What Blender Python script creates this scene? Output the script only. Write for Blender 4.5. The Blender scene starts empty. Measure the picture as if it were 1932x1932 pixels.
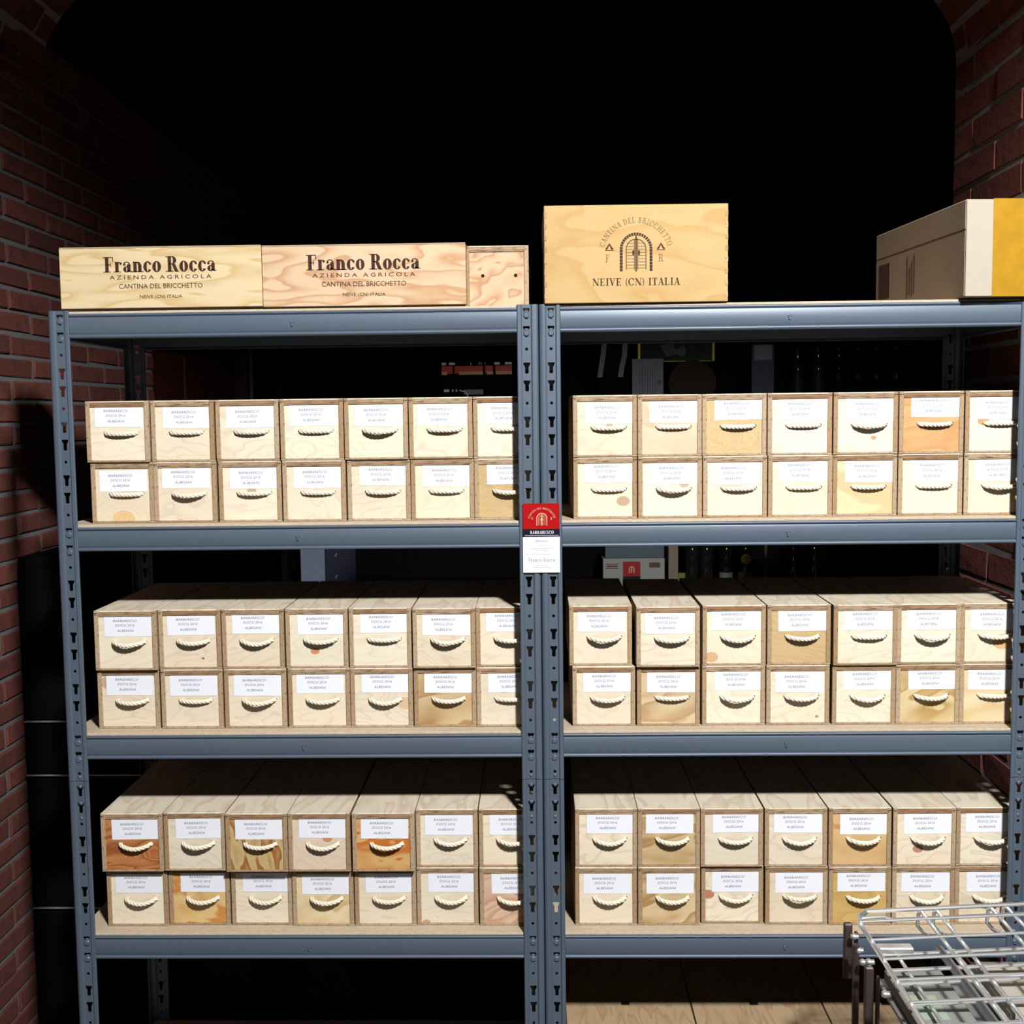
import bpy, math, random
from mathutils import Vector, Matrix
from mathutils.geometry import tessellate_polygon

S = bpy.context.scene
COL = S.collection
Z0 = 2.24                      # floor is z = 0; heights below are measured from the lens and lifted by Z0
PI = math.pi
rnd = random.Random(7)

# ------------------------------------------------------------------ camera
cam_d = bpy.data.cameras.new('camera')
cam = bpy.data.objects.new('camera', cam_d)
COL.objects.link(cam)
S.camera = cam
PITCH, YAW, ROLL, FPX = 0.08422838, -0.02365749, -0.01191234, 2226.158
cam_d.sensor_width = 36.0
cam_d.lens = FPX / 1932.0 * 36.0
cam_d.clip_start, cam_d.clip_end = 0.02, 60
fw = Vector((math.sin(YAW) * math.cos(PITCH), math.cos(YAW) * math.cos(PITCH), -math.sin(PITCH)))
rt = Vector((math.cos(YAW), -math.sin(YAW), 0))
up = rt.cross(fw)
rt2 = rt * math.cos(ROLL) + up * math.sin(ROLL)
up2 = up * math.cos(ROLL) - rt * math.sin(ROLL)
cam.matrix_world = Matrix(((rt2.x, up2.x, -fw.x, 0.0), (rt2.y, up2.y, -fw.y, -3.1), (rt2.z, up2.z, -fw.z, Z0), (0, 0, 0, 1)))

# ------------------------------------------------------------------ light
S.view_settings.view_transform = 'Standard'
S.view_settings.look = 'None'
S.view_settings.exposure = 0.0
S.view_settings.gamma = 1.0
S.view_settings.use_curve_mapping = False
S.cycles.diffuse_bounces = 1
world = bpy.data.worlds.new('world')
S.world = world
world.use_nodes = True
world.node_tree.nodes['Background'].inputs[0].default_value = (0.8, 0.9, 1.0, 1)
world.node_tree.nodes['Background'].inputs[1].default_value = 0.002

# the ceiling downlight of the room: its shade cuts the light off about thirteen degrees below the horizon
lamp_d = bpy.data.lights.new('downlight', 'SPOT')
lamp_d.energy = 1520
lamp_d.color = (1.0, 0.985, 0.97)
lamp_d.spot_size = math.radians(153)
lamp_d.spot_blend = 0.25
lamp_d.shadow_soft_size = 0.17
lamp = bpy.data.objects.new('downlight', lamp_d)
COL.objects.link(lamp)
lamp.location = (1.06, -3.5, Z0 + 2.3)


# ------------------------------------------------------------------ node helpers
class NT:
    def __init__(s, name):
        s.m = bpy.data.materials.new(name)
        s.m.use_nodes = True
        s.t = s.m.node_tree
        s.b = s.t.nodes['Principled BSDF']

    def n(s, typ, **kw):
        nd = s.t.nodes.new(typ)
        for k, v in kw.items():
            setattr(nd, k, v)
        return nd

    def link(s, a, b):
        s.t.links.new(a, b)

    def set(s, sock, v):
        if hasattr(v, 'is_output'):
            s.link(v, sock)
        else:
            sock.default_value = v

    def math(s, op, a, b=None, c=None, clamp=False):
        nd = s.n('ShaderNodeMath', operation=op)
        nd.use_clamp = clamp
        s.set(nd.inputs[0], a)
        if b is not None:
            s.set(nd.inputs[1], b)
        if c is not None:
            s.set(nd.inputs[2], c)
        return nd.outputs[0]

    def mix(s, f, a, b, blend='MIX'):
        nd = s.n('ShaderNodeMix', data_type='RGBA', blend_type=blend)
        s.set(nd.inputs[0], f)
        s.set(nd.inputs[6], a)
        s.set(nd.inputs[7], b)
        return nd.outputs[2]

    def sep(s, v):
        nd = s.n('ShaderNodeSeparateXYZ')
        s.link(v, nd.inputs[0])
        return nd.outputs

    def comb(s, x, y, z):
        nd = s.n('ShaderNodeCombineXYZ')
        for i, q in enumerate((x, y, z)):
            s.set(nd.inputs[i], q)
        return nd.outputs[0]

    def noise(s, vec, scale=1.0, detail=2.0, rough=0.5, dist=0.0):
        nd = s.n('ShaderNodeTexNoise')
        s.link(vec, nd.inputs['Vector'])
        nd.inputs['Scale'].default_value = scale
        nd.inputs['Detail'].default_value = detail
        nd.inputs['Roughness'].default_value = rough
        nd.inputs['Distortion'].default_value = dist
        return nd.outputs['Fac']

    def attr(s, name, out='Color'):
        nd = s.n('ShaderNodeAttribute', attribute_type='OBJECT', attribute_name=name)
        return nd.outputs[out]

    def ramp(s, f, lo, hi):
        nd = s.n('ShaderNodeMapRange', interpolation_type='SMOOTHSTEP')
        s.set(nd.inputs[0], f)
        s.set(nd.inputs[1], lo)
        s.set(nd.inputs[2], hi)
        return nd.outputs[0]

    def bump(s, h, strength=0.3, dist=0.001):
        nd = s.n('ShaderNodeBump')
        nd.inputs['Strength'].default_value = strength
        nd.inputs['Distance'].default_value = dist
        s.link(h, nd.inputs['Height'])
        s.link(nd.outputs[0], s.b.inputs['Normal'])


def plain(name, col, rough=0.6, metal=0.0, spec=0.5, mottled=0.0, scale=20.0):
    t = NT(name)
    c = (*col, 1)
    if mottled:
        tc = t.n('ShaderNodeTexCoord')
        f = t.noise(tc.outputs['Object'], scale, 4, 0.6)
        lo = tuple(q * (1 - mottled) for q in col) + (1,)
        hi = tuple(min(1, q * (1 + mottled)) for q in col) + (1,)
        t.link(t.mix(f, lo, hi), t.b.inputs['Base Color'])
    else:
        t.b.inputs['Base Color'].default_value = c
    t.b.inputs['Roughness'].default_value = rough
    t.b.inputs['Metallic'].default_value = metal
    t.b.inputs['Specular IOR Level'].default_value = spec
    return t.m


def wood(name, lengthwise='X'):
    """Pine: rotary cut figure from contour lines of a stretched noise; tone, figure and knot are read from each object."""
    t = NT(name)
    tc = t.n('ShaderNodeTexCoord')
    x, y, z = t.sep(tc.outputs['Object'])
    u, v = (x, z) if lengthwise == 'X' else (y, x)
    ang = t.attr('angle', 'Fac')
    ca, sa = t.math('COSINE', ang), t.math('SINE', ang)
    u2 = t.math('ADD', t.math('MULTIPLY', u, ca), t.math('MULTIPLY', v, sa))
    v2 = t.math('SUBTRACT', t.math('MULTIPLY', v, ca), t.math('MULTIPLY', u, sa))
    fx, fy, fz = t.sep(t.attr('figure', 'Vector'))
    seed = t.math('MULTIPLY', t.attr('seed', 'Fac'), 7.13)
    kx, ky, kr = t.sep(t.attr('knot', 'Vector'))
    du, dv = t.math('SUBTRACT', u, kx), t.math('MULTIPLY', t.math('SUBTRACT', v, ky), 1.35)
    d = t.math('SQRT', t.math('ADD', t.math('MULTIPLY', du, du), t.math('MULTIPLY', dv, dv)))
    krs = t.math('MAXIMUM', kr, 1e-5)
    dn = t.math('DIVIDE', d, krs)
    halo = t.math('POWER', 2.718, t.math('MULTIPLY', t.math('MULTIPLY', dn, dn), -0.16))
    vec = t.comb(t.math('MULTIPLY', u2, fx), t.math('MULTIPLY', v2, fy), seed)
    big = t.noise(vec, 1.0, 2.0, 0.45, 0.25)
    val = t.math('MULTIPLY', t.math('ADD', big, t.math('MULTIPLY', halo, 0.35)), fz)
    fr = t.math('FRACT', val)
    late = t.math('MULTIPLY', t.math('POWER', fr, t.attr('sharp', 'Fac')), t.ramp(fr, 1.0, 0.86))
    fine = t.noise(t.comb(t.math('MULTIPLY', u2, 14.0), t.math('MULTIPLY', v2, 420.0), seed), 1.0, 2.0, 0.6)
    amp = t.math('MULTIPLY', late, t.attr('contrast', 'Fac'), clamp=True)
    amp = t.math('ADD', amp, t.math('MULTIPLY', t.math('SUBTRACT', fine, 0.5), 0.22), clamp=True)
    c = t.mix(amp, t.attr('tone'), t.attr('late'))
    blot = t.noise(t.comb(t.math('MULTIPLY', u2, 9.0), t.math('MULTIPLY', v2, 16.0), seed), 1.0, 2.0, 0.5)
    c = t.mix(t.math('MULTIPLY', t.math('SUBTRACT', blot, 0.45), 0.35, clamp=True), c, t.attr('late'))
    kmask = t.ramp(dn, 1.05, 0.85)
    kring = t.math('FRACT', t.math('MULTIPLY', dn, 2.6))
    kcol = t.mix(t.math('MULTIPLY', kring, 0.35), t.attr('knot_tone'), t.attr('tone'))
    c = t.mix(kmask, c, kcol)
    t.link(c, t.b.inputs['Base Color'])
    t.b.inputs['Roughness'].default_value = 0.62
    t.b.inputs['Specular IOR Level'].default_value = 0.3
    t.bump(fine, 0.12, 0.0006)
    return t.m


def brick_mat(name='brick', k=1.0):
    t = NT(name)
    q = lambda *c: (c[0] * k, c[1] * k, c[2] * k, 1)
    oi = t.n('ShaderNodeObjectInfo')
    tc = t.n('ShaderNodeTexCoord')
    r = oi.outputs['Random']
    vec = t.n('ShaderNodeVectorMath', operation='ADD')
    t.link(tc.outputs['Object'], vec.inputs[0])
    t.link(t.comb(t.math('MULTIPLY', r, 31.0), t.math('MULTIPLY', r, 17.0), 0.0), vec.inputs[1])
    f = t.noise(vec.outputs[0], 22, 6, 0.65)
    c = t.mix(r, q(0.15, 0.046, 0.034), q(0.092, 0.030, 0.025))
    c = t.mix(t.ramp(f, 0.45, 0.75), c, q(0.064, 0.030, 0.027))
    g = t.noise(vec.outputs[0], 160, 3, 0.7)
    c = t.mix(t.ramp(g, 0.62, 0.72), c, q(0.035, 0.018, 0.017))
    t.link(c, t.b.inputs['Base Color'])
    t.b.inputs['Roughness'].default_value = 0.85
    t.b.inputs['Specular IOR Level'].default_value = 0.2
    t.bump(t.math('ADD', f, t.math('MULTIPLY', g, 0.5)), 0.7, 0.004)
    return t.m


M = {}
M['wood'] = wood('pine front')
M['lidwood'] = wood('pine lid', 'Y')
M['ply'] = None
t = NT('plywood edge')
tc = t.n('ShaderNodeTexCoord')
oi = t.n('ShaderNodeObjectInfo')
f = t.noise(tc.outputs['Object'], 130, 4, 0.7)
f2 = t.noise(tc.outputs['Object'], 18, 3, 0.6)
c = t.mix(oi.outputs['Random'], (0.33, 0.215, 0.115, 1), (0.44, 0.335, 0.22, 1))
c = t.mix(t.ramp(f, 0.45, 0.8), c, (0.17, 0.095, 0.045, 1))
c = t.mix(t.ramp(f2, 0.55, 0.8), c, (0.47, 0.34, 0.20, 1))
t.link(c, t.b.inputs['Base Color'])
t.b.inputs['Roughness'].default_value = 0.7
t.b.inputs['Specular IOR Level'].default_value = 0.25
M['ply'] = t.m
M['paint'] = plain('grey blue powder paint', (0.088, 0.118, 0.160), 0.42, 0.15, 0.5, 0.04, 60)
t = NT('lid end grain')
tc = t.n('ShaderNodeTexCoord')
oi = t.n('ShaderNodeObjectInfo')
x, y, z = t.sep(tc.outputs['Object'])
f = t.noise(t.comb(t.math('ADD', t.math('MULTIPLY', x, 30.0), t.math('MULTIPLY', oi.outputs['Random'], 50.0)), 0.0, t.math('MULTIPLY', z, 260.0)), 1.0, 3, 0.6)
c = t.mix(oi.outputs['Random'], (0.27, 0.145, 0.065, 1), (0.40, 0.29, 0.18, 1))
c = t.mix(t.ramp(f, 0.42, 0.72), c, (0.13, 0.065, 0.03, 1))
t.link(c, t.b.inputs['Base Color'])
t.b.inputs['Roughness'].default_value = 0.75
M['lidend'] = t.m
M['board'] = plain('chipboard', (0.50, 0.41, 0.30), 0.8, 0, 0.2, 0.25, 90)
M['paper'] = plain('white paper', (0.78, 0.81, 0.88), 0.6, 0, 0.3)
M['print'] = plain('grey print', (0.13, 0.13, 0.20), 0.7, 0, 0.2)
M['paleprint'] = plain('pale grey print', (0.45, 0.45, 0.50), 0.7, 0, 0.2)
M['brand'] = plain('burnt brown print', (0.045, 0.018, 0.012), 0.7, 0, 0.2)
M['brandsoft'] = plain('thin brown print', (0.20, 0.115, 0.05), 0.7, 0, 0.2)
M['rope'] = plain('cotton rope', (0.82, 0.73, 0.58), 0.85, 0, 0.15, 0.1, 300)
M['hole'] = plain('painted hole shade', (0.05, 0.025, 0.012), 0.9, 0, 0.1)
M['brick'] = brick_mat()
M['litbrick'] = brick_mat('large brick with painted light', 1.75)  # same brick, colour raised to stand in for light the pier misses
M['litmortar'] = plain('mortar with painted light', (0.30, 0.29, 0.29), 0.95, 0, 0.1, 0.25, 60)  # mortar colour raised to stand in for light on the joints
M['mortar'] = plain('mortar', (0.135, 0.135, 0.142), 0.95, 0, 0.1, 0.3, 60)
M['floor'] = plain('floor tile', (0.06, 0.055, 0.05), 0.5, 0, 0.4, 0.2, 5)
M['plaster'] = plain('pale plaster', (0.14, 0.12, 0.105), 0.9, 0, 0.2, 0.1, 4)
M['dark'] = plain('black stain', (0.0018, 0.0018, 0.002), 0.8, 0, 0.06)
M['darkwood'] = plain('dark brown stain', (0.018, 0.010, 0.008), 0.5, 0, 0.3)
M['door'] = plain('red brown door wood', (0.050, 0.007, 0.003), 0.6, 0, 0.4, 0.25, 6)
M['chrome'] = plain('zinc plated wire', (0.80, 0.82, 0.83), 0.30, 0.9, 0.5)
M['shadezinc'] = plain('zinc with painted shade', (0.11, 0.075, 0.07), 0.45, 0.7, 0.5)  # plated posts: shade and mirrored brick painted into the colour
M['steel'] = plain('dull steel edge', (0.30, 0.30, 0.32), 0.5, 0.6, 0.5)
M['red'] = plain('red label', (0.36, 0.002, 0.003), 0.6, 0, 0.12)
M['dimred'] = plain('red label with painted shade', (0.22, 0.006, 0.008), 0.6, 0, 0.3)  # darker copy of the red, dimness of the far shelf put into the colour
M['black'] = plain('black label band', (0.006, 0.006, 0.016), 0.6, 0, 0.15)
M['gold'] = plain('gold print', (0.78, 0.60, 0.40), 0.45, 0.2, 0.5)
M['goldframe'] = plain('gilt frame', (0.40, 0.32, 0.10), 0.35, 0.6, 0.5)
M['carton'] = plain('cardboard', (0.36, 0.26, 0.18), 0.8, 0, 0.2, 0.12, 12)
M['cartonend'] = plain('pale cardboard', (0.40, 0.36, 0.29), 0.75, 0, 0.25, 0.05, 10)
M['tape'] = plain('amber packing tape', (0.38, 0.205, 0.015), 0.25, 0, 0.5, 0.3, 18)
M['cartonprint'] = plain('brown carton print', (0.09, 0.05, 0.035), 0.8, 0, 0.2)
M['greypaper'] = plain('grey paper', (0.17, 0.17, 0.20), 0.7, 0, 0.2, 0.1, 20)
M['greyink'] = plain('grey ink', (0.09, 0.09, 0.11), 0.7, 0, 0.2)
M['bottle'] = plain('dark bottle glass', (0.006, 0.008, 0.006), 0.08, 0, 0.6)
M['picture'] = plain('dark landscape print', (0.02, 0.035, 0.025), 0.6, 0, 0.3, 0.8, 9)
M['pale'] = plain('pale grey blue board', (0.16, 0.19, 0.26), 0.6, 0, 0.3, 0.05, 10)
M['navy'] = plain('navy board', (0.012, 0.015, 0.035), 0.5, 0, 0.3)
M['bluebox'] = plain('slate blue carton', (0.06, 0.08, 0.105), 0.7, 0, 0.3)
M['whitebox'] = plain('off white carton', (0.22, 0.23, 0.215), 0.7, 0, 0.3)
M['redpack'] = plain('red pack', (0.42, 0.035, 0.008), 0.3, 0, 0.5)
M['peach'] = plain('peach bottle label', (0.55, 0.27, 0.14), 0.4, 0, 0.4)
M['film'] = plain('painted wrap glint', (0.55, 0.57, 0.60), 0.2, 0, 0.6)  # glints on the wrap, painted as pale pieces
M['tan'] = plain('tan timber', (0.16, 0.13, 0.10), 0.7, 0, 0.2, 0.15, 20)
M['green'] = plain('green label', (0.10, 0.14, 0.02), 0.6, 0, 0.2)
M['teal'] = plain('grey teal label', (0.16, 0.20, 0.19), 0.6, 0, 0.2)
M['sage'] = plain('sage label', (0.30, 0.36, 0.27), 0.6, 0, 0.2)
M['rust'] = plain('dull rust board', (0.018, 0.007, 0.003), 0.7, 0, 0.2)


# ------------------------------------------------------------------ mesh helpers
class MB:
    def __init__(s):
        s.v, s.f = [], []

    def add(s, vs, fs):
        o = len(s.v)
        s.v += [tuple(q) for q in vs]
        s.f += [tuple(i + o for i in f) for f in fs]
        return s

    def box(s, x0, x1, y0, y1, z0, z1):
        vs = [(x, y, z) for x in (x0, x1) for y in (y0, y1) for z in (z0, z1)]
        return s.add(vs, [(0, 1, 3, 2), (4, 6, 7, 5), (0, 4, 5, 1), (2, 3, 7, 6), (0, 2, 6, 4), (1, 5, 7, 3)])

    def bbox(s, x0, x1, y0, y1, z0, z1, b):
        """box with its edges chamfered by b"""
        vs, idx = [], {}
        X, Y, Z = (x0, x1), (y0, y1), (z0, z1)
        for i in (0, 1):
            for j in (0, 1):
                for k in (0, 1):
                    sx, sy, sz = (1, -1)[i], (1, -1)[j], (1, -1)[k]
                    p = (X[i], Y[j], Z[k])
                    idx[i, j, k] = len(vs)
                    vs += [(p[0], p[1] + sy * b, p[2] + sz * b), (p[0] + sx * b, p[1], p[2] + sz * b), (p[0] + sx * b, p[1] + sy * b, p[2])]
        fs = []
        for i in (0, 1):
            q = [idx[i, 0, 0], idx[i, 1, 0], idx[i, 1, 1], idx[i, 0, 1]]
            fs.append(tuple(q if i else q[::-1]))
            q = [idx[0, i, 0] + 1, idx[1, i, 0] + 1, idx[1, i, 1] + 1, idx[0, i, 1] + 1]
            fs.append(tuple(q[::-1] if i else q))
            q = [idx[0, 0, i] + 2, idx[1, 0, i] + 2, idx[1, 1, i] + 2, idx[0, 1, i] + 2]
            fs.append(tuple(q if i else q[::-1]))
        for a in (0, 1):
            for c in (0, 1):
                fs.append((idx[0, a, c] + 1, idx[1, a, c] + 1, idx[1, a, c] + 2, idx[0, a, c] + 2))
                fs.append((idx[a, 0, c], idx[a, 1, c], idx[a, 1, c] + 2, idx[a, 0, c] + 2))
                fs.append((idx[a, c, 0], idx[a, c, 1], idx[a, c, 1] + 1, idx[a, c, 0] + 1))
        for k, b0 in idx.items():
            fs.append((b0, b0 + 1, b0 + 2))
        return s.add(vs, fs)

    def poly(s, pts, y):
        """flat print in the x,z plane at depth y"""
        return s.add([(p[0], y, p[1]) for p in pts], [tuple(range(len(pts)))])

    def strip(s, a, b, y):
        n = len(a)
        return s.add([(p[0], y, p[1]) for p in a] + [(p[0], y, p[1]) for p in b], [(i, i + 1, n + i + 1, n + i) for i in range(n - 1)])

    def extrude_x(s, prof, x0, x1):
        n = len(prof)
        vs = [(x0, p[0], p[1]) for p in prof] + [(x1, p[0], p[1]) for p in prof]
        fs = [(i, (i + 1) % n, n + (i + 1) % n, n + i) for i in range(n)]
        fs += [tuple(range(n))[::-1], tuple(range(n, 2 * n))]
        return s.add(vs, fs)

    def extrude_z(s, prof, z0, z1, close=True):
        n = len(prof)
        vs = [(p[0], p[1], z0) for p in prof] + [(p[0], p[1], z1) for p in prof]
        fs = [(i, (i + 1) % n, n + (i + 1) % n, n + i) for i in range(n if close else n - 1)]
        if close:
            fs += [tuple(range(n))[::-1], tuple(range(n, 2 * n))]
        return s.add(vs, fs)

    def plate(s, outer, holes, y0, y1):
        """plate in the x,z plane from y0 to y1 with through holes"""
        loops = [outer] + holes
        flat = [p for l in loops for p in l]
        tri = tessellate_polygon([[Vector((p[0], p[1], 0)) for p in l] for l in loops])
        n = len(flat)
        vs = [(p[0], y0, p[1]) for p in flat] + [(p[0], y1, p[1]) for p in flat]
        fs = [tuple(q) for q in tri] + [tuple(i + n for i in q[::-1]) for q in tri]
        o = 0
        for l in loops:
            m = len(l)
            fs += [(o + i, o + (i + 1) % m, n + o + (i + 1) % m, n + o + i) for i in range(m)]
            o += m
        return s.add(vs, fs)

    def tube(s, pts, r, n=6, cap=True):
        pts = [Vector(p) for p in pts]
        rs = r if isinstance(r, (list, tuple)) else [r] * len(pts)
        ring, ref = [], None
        vs = []
        for i, p in enumerate(pts):
            d = (pts[min(i + 1, len(pts) - 1)] - pts[max(i - 1, 0)]).normalized()
            if ref is None:
                ref = Vector((0, 0, 1)) if abs(d.z) < 0.9 else Vector((1, 0, 0))
            a = (ref - d * ref.dot(d)).normalized()
            ref = a
            b = d.cross(a)
            vs += [p + (a * math.cos(2 * PI * k / n) + b * math.sin(2 * PI * k / n)) * rs[i] for k in range(n)]
        fs = [(i * n + k, i * n + (k + 1) % n, (i + 1) * n + (k + 1) % n, (i + 1) * n + k) for i in range(len(pts) - 1) for k in range(n)]
        if cap:
            fs += [tuple(range(n))[::-1], tuple(range((len(pts) - 1) * n, len(pts) * n))]
        return s.add(vs, fs)

    def lathe(s, prof, n=16):
        vs = [(r * math.cos(2 * PI * k / n), r * math.sin(2 * PI * k / n), z) for r, z in prof for k in range(n)]
        fs = [(i * n + k, i * n + (k + 1) % n, (i + 1) * n + (k + 1) % n, (i + 1) * n + k) for i in range(len(prof) - 1) for k in range(n)]
        return s.add(vs, fs)

    def mesh(s, name, m, smooth=False):
        me = bpy.data.meshes.new(name)
        me.from_pydata(s.v, [], s.f)
        me.materials.append(m)
        import bmesh
        bm = bmesh.new()
        bm.from_mesh(me)
        bmesh.ops.recalc_face_normals(bm, faces=bm.faces)
        bm.to_mesh(me)
        bm.free()
        if smooth:
            for p in me.polygons:
                p.use_smooth = True
            try:
                me.set_sharp_from_angle(angle=math.radians(38))
            except Exception:
                pass
        return me

    def obj(s, name, m, parent=None, loc=None, rot=None, smooth=False):
        return put(name, s.mesh(name, m, smooth), parent, loc, rot)


def put(name, me, parent=None, loc=None, rot=None):
    o = bpy.data.objects.new(name, me)
    COL.objects.link(o)
    if parent is not None:
        o.parent = parent
    if loc is not None:
        o.location = loc
    if rot is not None:
        o.rotation_euler = rot
    return o


def tag(o, label, cat, group=None):
    o['label'] = label
    o['category'] = cat
    if group:
        o['group'] = group
    return o


def thing(name, label, cat, loc, rotz=0.0, group=None):
    return tag(put(name, None, None, loc, (0, 0, rotz)), label, cat, group)


def struct(o):
    o['kind'] = 'structure'
    return o


def grain(o, tone, late, seed, figure=(5.0, 16.0, 5.0), contrast=0.55, angle=0.0, knot=(9.0, 9.0, 0.0), ktone=(0.4, 0.15, 0.05), sharp=2.6):
    o['tone'], o['late'], o['knot_tone'] = list(tone), list(late), list(ktone)
    o['figure'], o['knot'] = list(figure), list(knot)
    o['seed'], o['contrast'], o['angle'], o['sharp'] = float(seed), float(contrast), float(angle), float(sharp)
    return o


def arc(cx, cz, rx, rz, a0, a1, n):
    return [(cx + rx * math.cos(a0 + (a1 - a0) * i / n), cz + rz * math.sin(a0 + (a1 - a0) * i / n)) for i in range(n + 1)]


# ------------------------------------------------------------------ lettering
def sans(lines, y=0.0, shear=0.0):
    """lines: (text, centre x, centre z, width, height) -> one mesh of flat sans lettering in the x,z plane"""
    mb = MB()
    for txt, cx, cz, w, h, sp in lines:
        cu = bpy.data.curves.new('lettering', 'FONT')
        cu.body = txt
        cu.resolution_u = 2
        cu.space_character = sp
        ob = bpy.data.objects.new('lettering', cu)
        me = bpy.data.meshes.new_from_object(ob)
        xs = [v.co.x for v in me.vertices]
        zs = [v.co.y for v in me.vertices]
        x0, x1, z0, z1 = min(xs), max(xs), min(zs), max(zs)
        kx, kz = w / (x1 - x0), h / (z1 - z0)
        mb.add([(cx + (v.co.x - (x0 + x1) / 2) * kx + shear * (v.co.y - z0) * kz, y, cz + (v.co.y - (z0 + z1) / 2) * kz) for v in me.vertices],
               [tuple(p.vertices) for p in me.polygons])
        bpy.data.objects.remove(ob)
        bpy.data.curves.remove(cu)
        bpy.data.meshes.remove(me)
    return mb


TH, HL = 0.17, 0.05            # thick and hair strokes of the serif capitals


def R4(x0, z0, x1, z1):
    return [(x0, z0), (x1, z0), (x1, z1), (x0, z1)]


def D4(x0, z0, x1, z1, w):
    return [(x0 - w / 2, z0), (x0 + w / 2, z0), (x1 + w / 2, z1), (x1 - w / 2, z1)]


def ringp(cx, cz, rx, rz, wx, wz, a0=0.0, a1=2 * PI, n=20):
    o, i = arc(cx, cz, rx, rz, a0, a1, n), arc(cx, cz, rx - wx, rz - wz, a0, a1, n)
    return [[o[k], o[k + 1], i[k + 1], i[k]] for k in range(n)]


def serif(xc, w, z):
    return R4(xc - w / 2, z, xc + w / 2, z + HL)


def glyph(ch, T=TH):
    """polygons of a high contrast serif letter, cap height 1, and its advance"""
    H = HL

    def stem(x, z0=0.0, z1=1.0, t=T, top=True, bot=True, k=1.9):
        p = [R4(x - t / 2, z0, x + t / 2, z1)]
        if bot:
            p.append(R4(x - t * k / 2 - .04, z0, x + t * k / 2 + .04, z0 + H))
        if top:
            p.append(R4(x - t * k / 2 - .04, z1 - H, x + t * k / 2 + .04, z1))
        return p
    if ch == ' ':
        return [], .34
    if ch == 'I':
        return stem(.22), .44
    if ch == 'N':
        return [R4(.12, 0, .12 + H, 1), R4(.74, 0, .74 + H, 1), D4(.15, 1, .74, 0, T * 1.15), serif(.145, .24, 0), serif(.13, .2, 1 - H), serif(.765, .24, 1 - H)], .9
    if ch == 'E':
        return stem(.2) + [R4(.2, 0, .66, H), R4(.2, 1 - H, .64, 1), R4(.2, .49, .5, .49 + H), R4(.61, 0, .66, .26), R4(.59, .74, .64, 1), R4(.46, .38, .5, .65)], .74
    if ch == 'F':
        return stem(.2) + [R4(.2, 1 - H, .66, 1), R4(.2, .47, .48, .47 + H), R4(.60, .70, .66, 1), R4(.44, .35, .49, .64)], .70
    if ch == 'L':
        return stem(.2) + [R4(.2, 0, .64, H), R4(.59, 0, .64, .3)], .7
    if ch == 'T':
        return stem(.36) + [R4(.04, 1 - H, .68, 1), R4(.04, .7, .09, 1), R4(.63, .7, .68, 1)], .72
    if ch == 'V':
        return [D4(.14, 1, .42, 0, T), D4(.66, 1, .42, 0, H * 1.2), serif(.14, .34, 1 - H), serif(.66, .26, 1 - H)], .8
    if ch == 'A':
        return [D4(.13, 0, .40, 1, H * 1.2), D4(.66, 0, .40, 1, T), R4(.22, .3, .58, .3 + H), serif(.13, .24, 0), serif(.66, .36, 0)], .8
    if ch == 'O':
        return ringp(.45, .5, .42, .52, T, H), .9
    if ch == 'C':
        return ringp(.44, .5, .41, .52, T, H, .62, 2 * PI - .62) + [R4(.74, .66, .79, 1)], .84
    if ch == 'D':
        return stem(.2) + ringp(.34, .5, .46, .5, T, H, -PI / 2, PI / 2, 14) + [R4(.2, 0, .36, H), R4(.2, 1 - H, .36, 1)], .86
    if ch == 'B':
        return stem(.2) + ringp(.36, .74, .27, .26, T * .9, H, -PI / 2, PI / 2, 10) + ringp(.38, .26, .31, .27, T, H, -PI / 2, PI / 2, 10) + [R4(.2, 0, .4, H), R4(.2, .48, .4, .48 + H), R4(.2, 1 - H, .38, 1)], .76
    if ch == 'R':
        return stem(.2) + ringp(.40, .74, .30, .26, T, H, -PI / 2, PI / 2, 12) + [R4(.2, .48, .42, .48 + H), R4(.2, 1 - H, .42, 1), D4(.48, .5, .70, 0, T), R4(.62, 0, .86, H)], .86
    if ch == 'H':
        return stem(.2) + stem(.72) + [R4(.2, .48, .72, .48 + H)], .92
    if ch == 'S':
        return ringp(.34, .74, .25, .28, H * 1.6, H, .5, 1.5 * PI, 12) + ringp(.34, .26, .28, .28, H * 1.6, H, -PI / 2, PI + -.0 - .5 + .0 - PI + .0 + PI / 2 + .5 - .0, 12) + ringp(.34, .26, .28, .28, H * 1.6, H, PI + .3, 1.5 * PI, 6) + [D4(.5, .30, .18, .70, T * 1.3), R4(.05, .02, .1, .3), R4(.54, .72, .58, .98)], .68
    if ch == '(':
        return ringp(.52, .45, .42, .68, .09, H, PI * .68, PI * 1.32, 10), .36
    if ch == ')':
        return ringp(-.16, .45, .42, .68, .09, H, -PI * .32, PI * .32, 10), .36
    xh = .68
    if ch == 'r':
        return stem(.2, 0, xh, bot=True, top=False) + [R4(.04, xh - H, .2, xh)] + ringp(.38, xh - .16, .13, .16, .05, H, PI * .2, PI, 8) + ringp(.47, xh - .11, .085, .085, .085, .085, 0, 2 * PI, 10), .58
    if ch == 'n':
        return stem(.2, 0, xh, top=False) + [R4(.04, xh - H, .2, xh)] + ringp(.40, xh - .2, .23, .2, T * .9, H, 0, PI * .8, 10) + stem(.55, 0, xh - .2, top=False), .76
    if ch == 'o':
        return ringp(.34, xh / 2, .32, xh / 2 + .02, T, H), .68
    if ch == 'c':
        return ringp(.33, xh / 2, .31, xh / 2 + .02, T, H, .75, 2 * PI - .55) + ringp(.52, xh - .15, .08, .08, .08, .08, 0, 2 * PI, 10), .62
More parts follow.
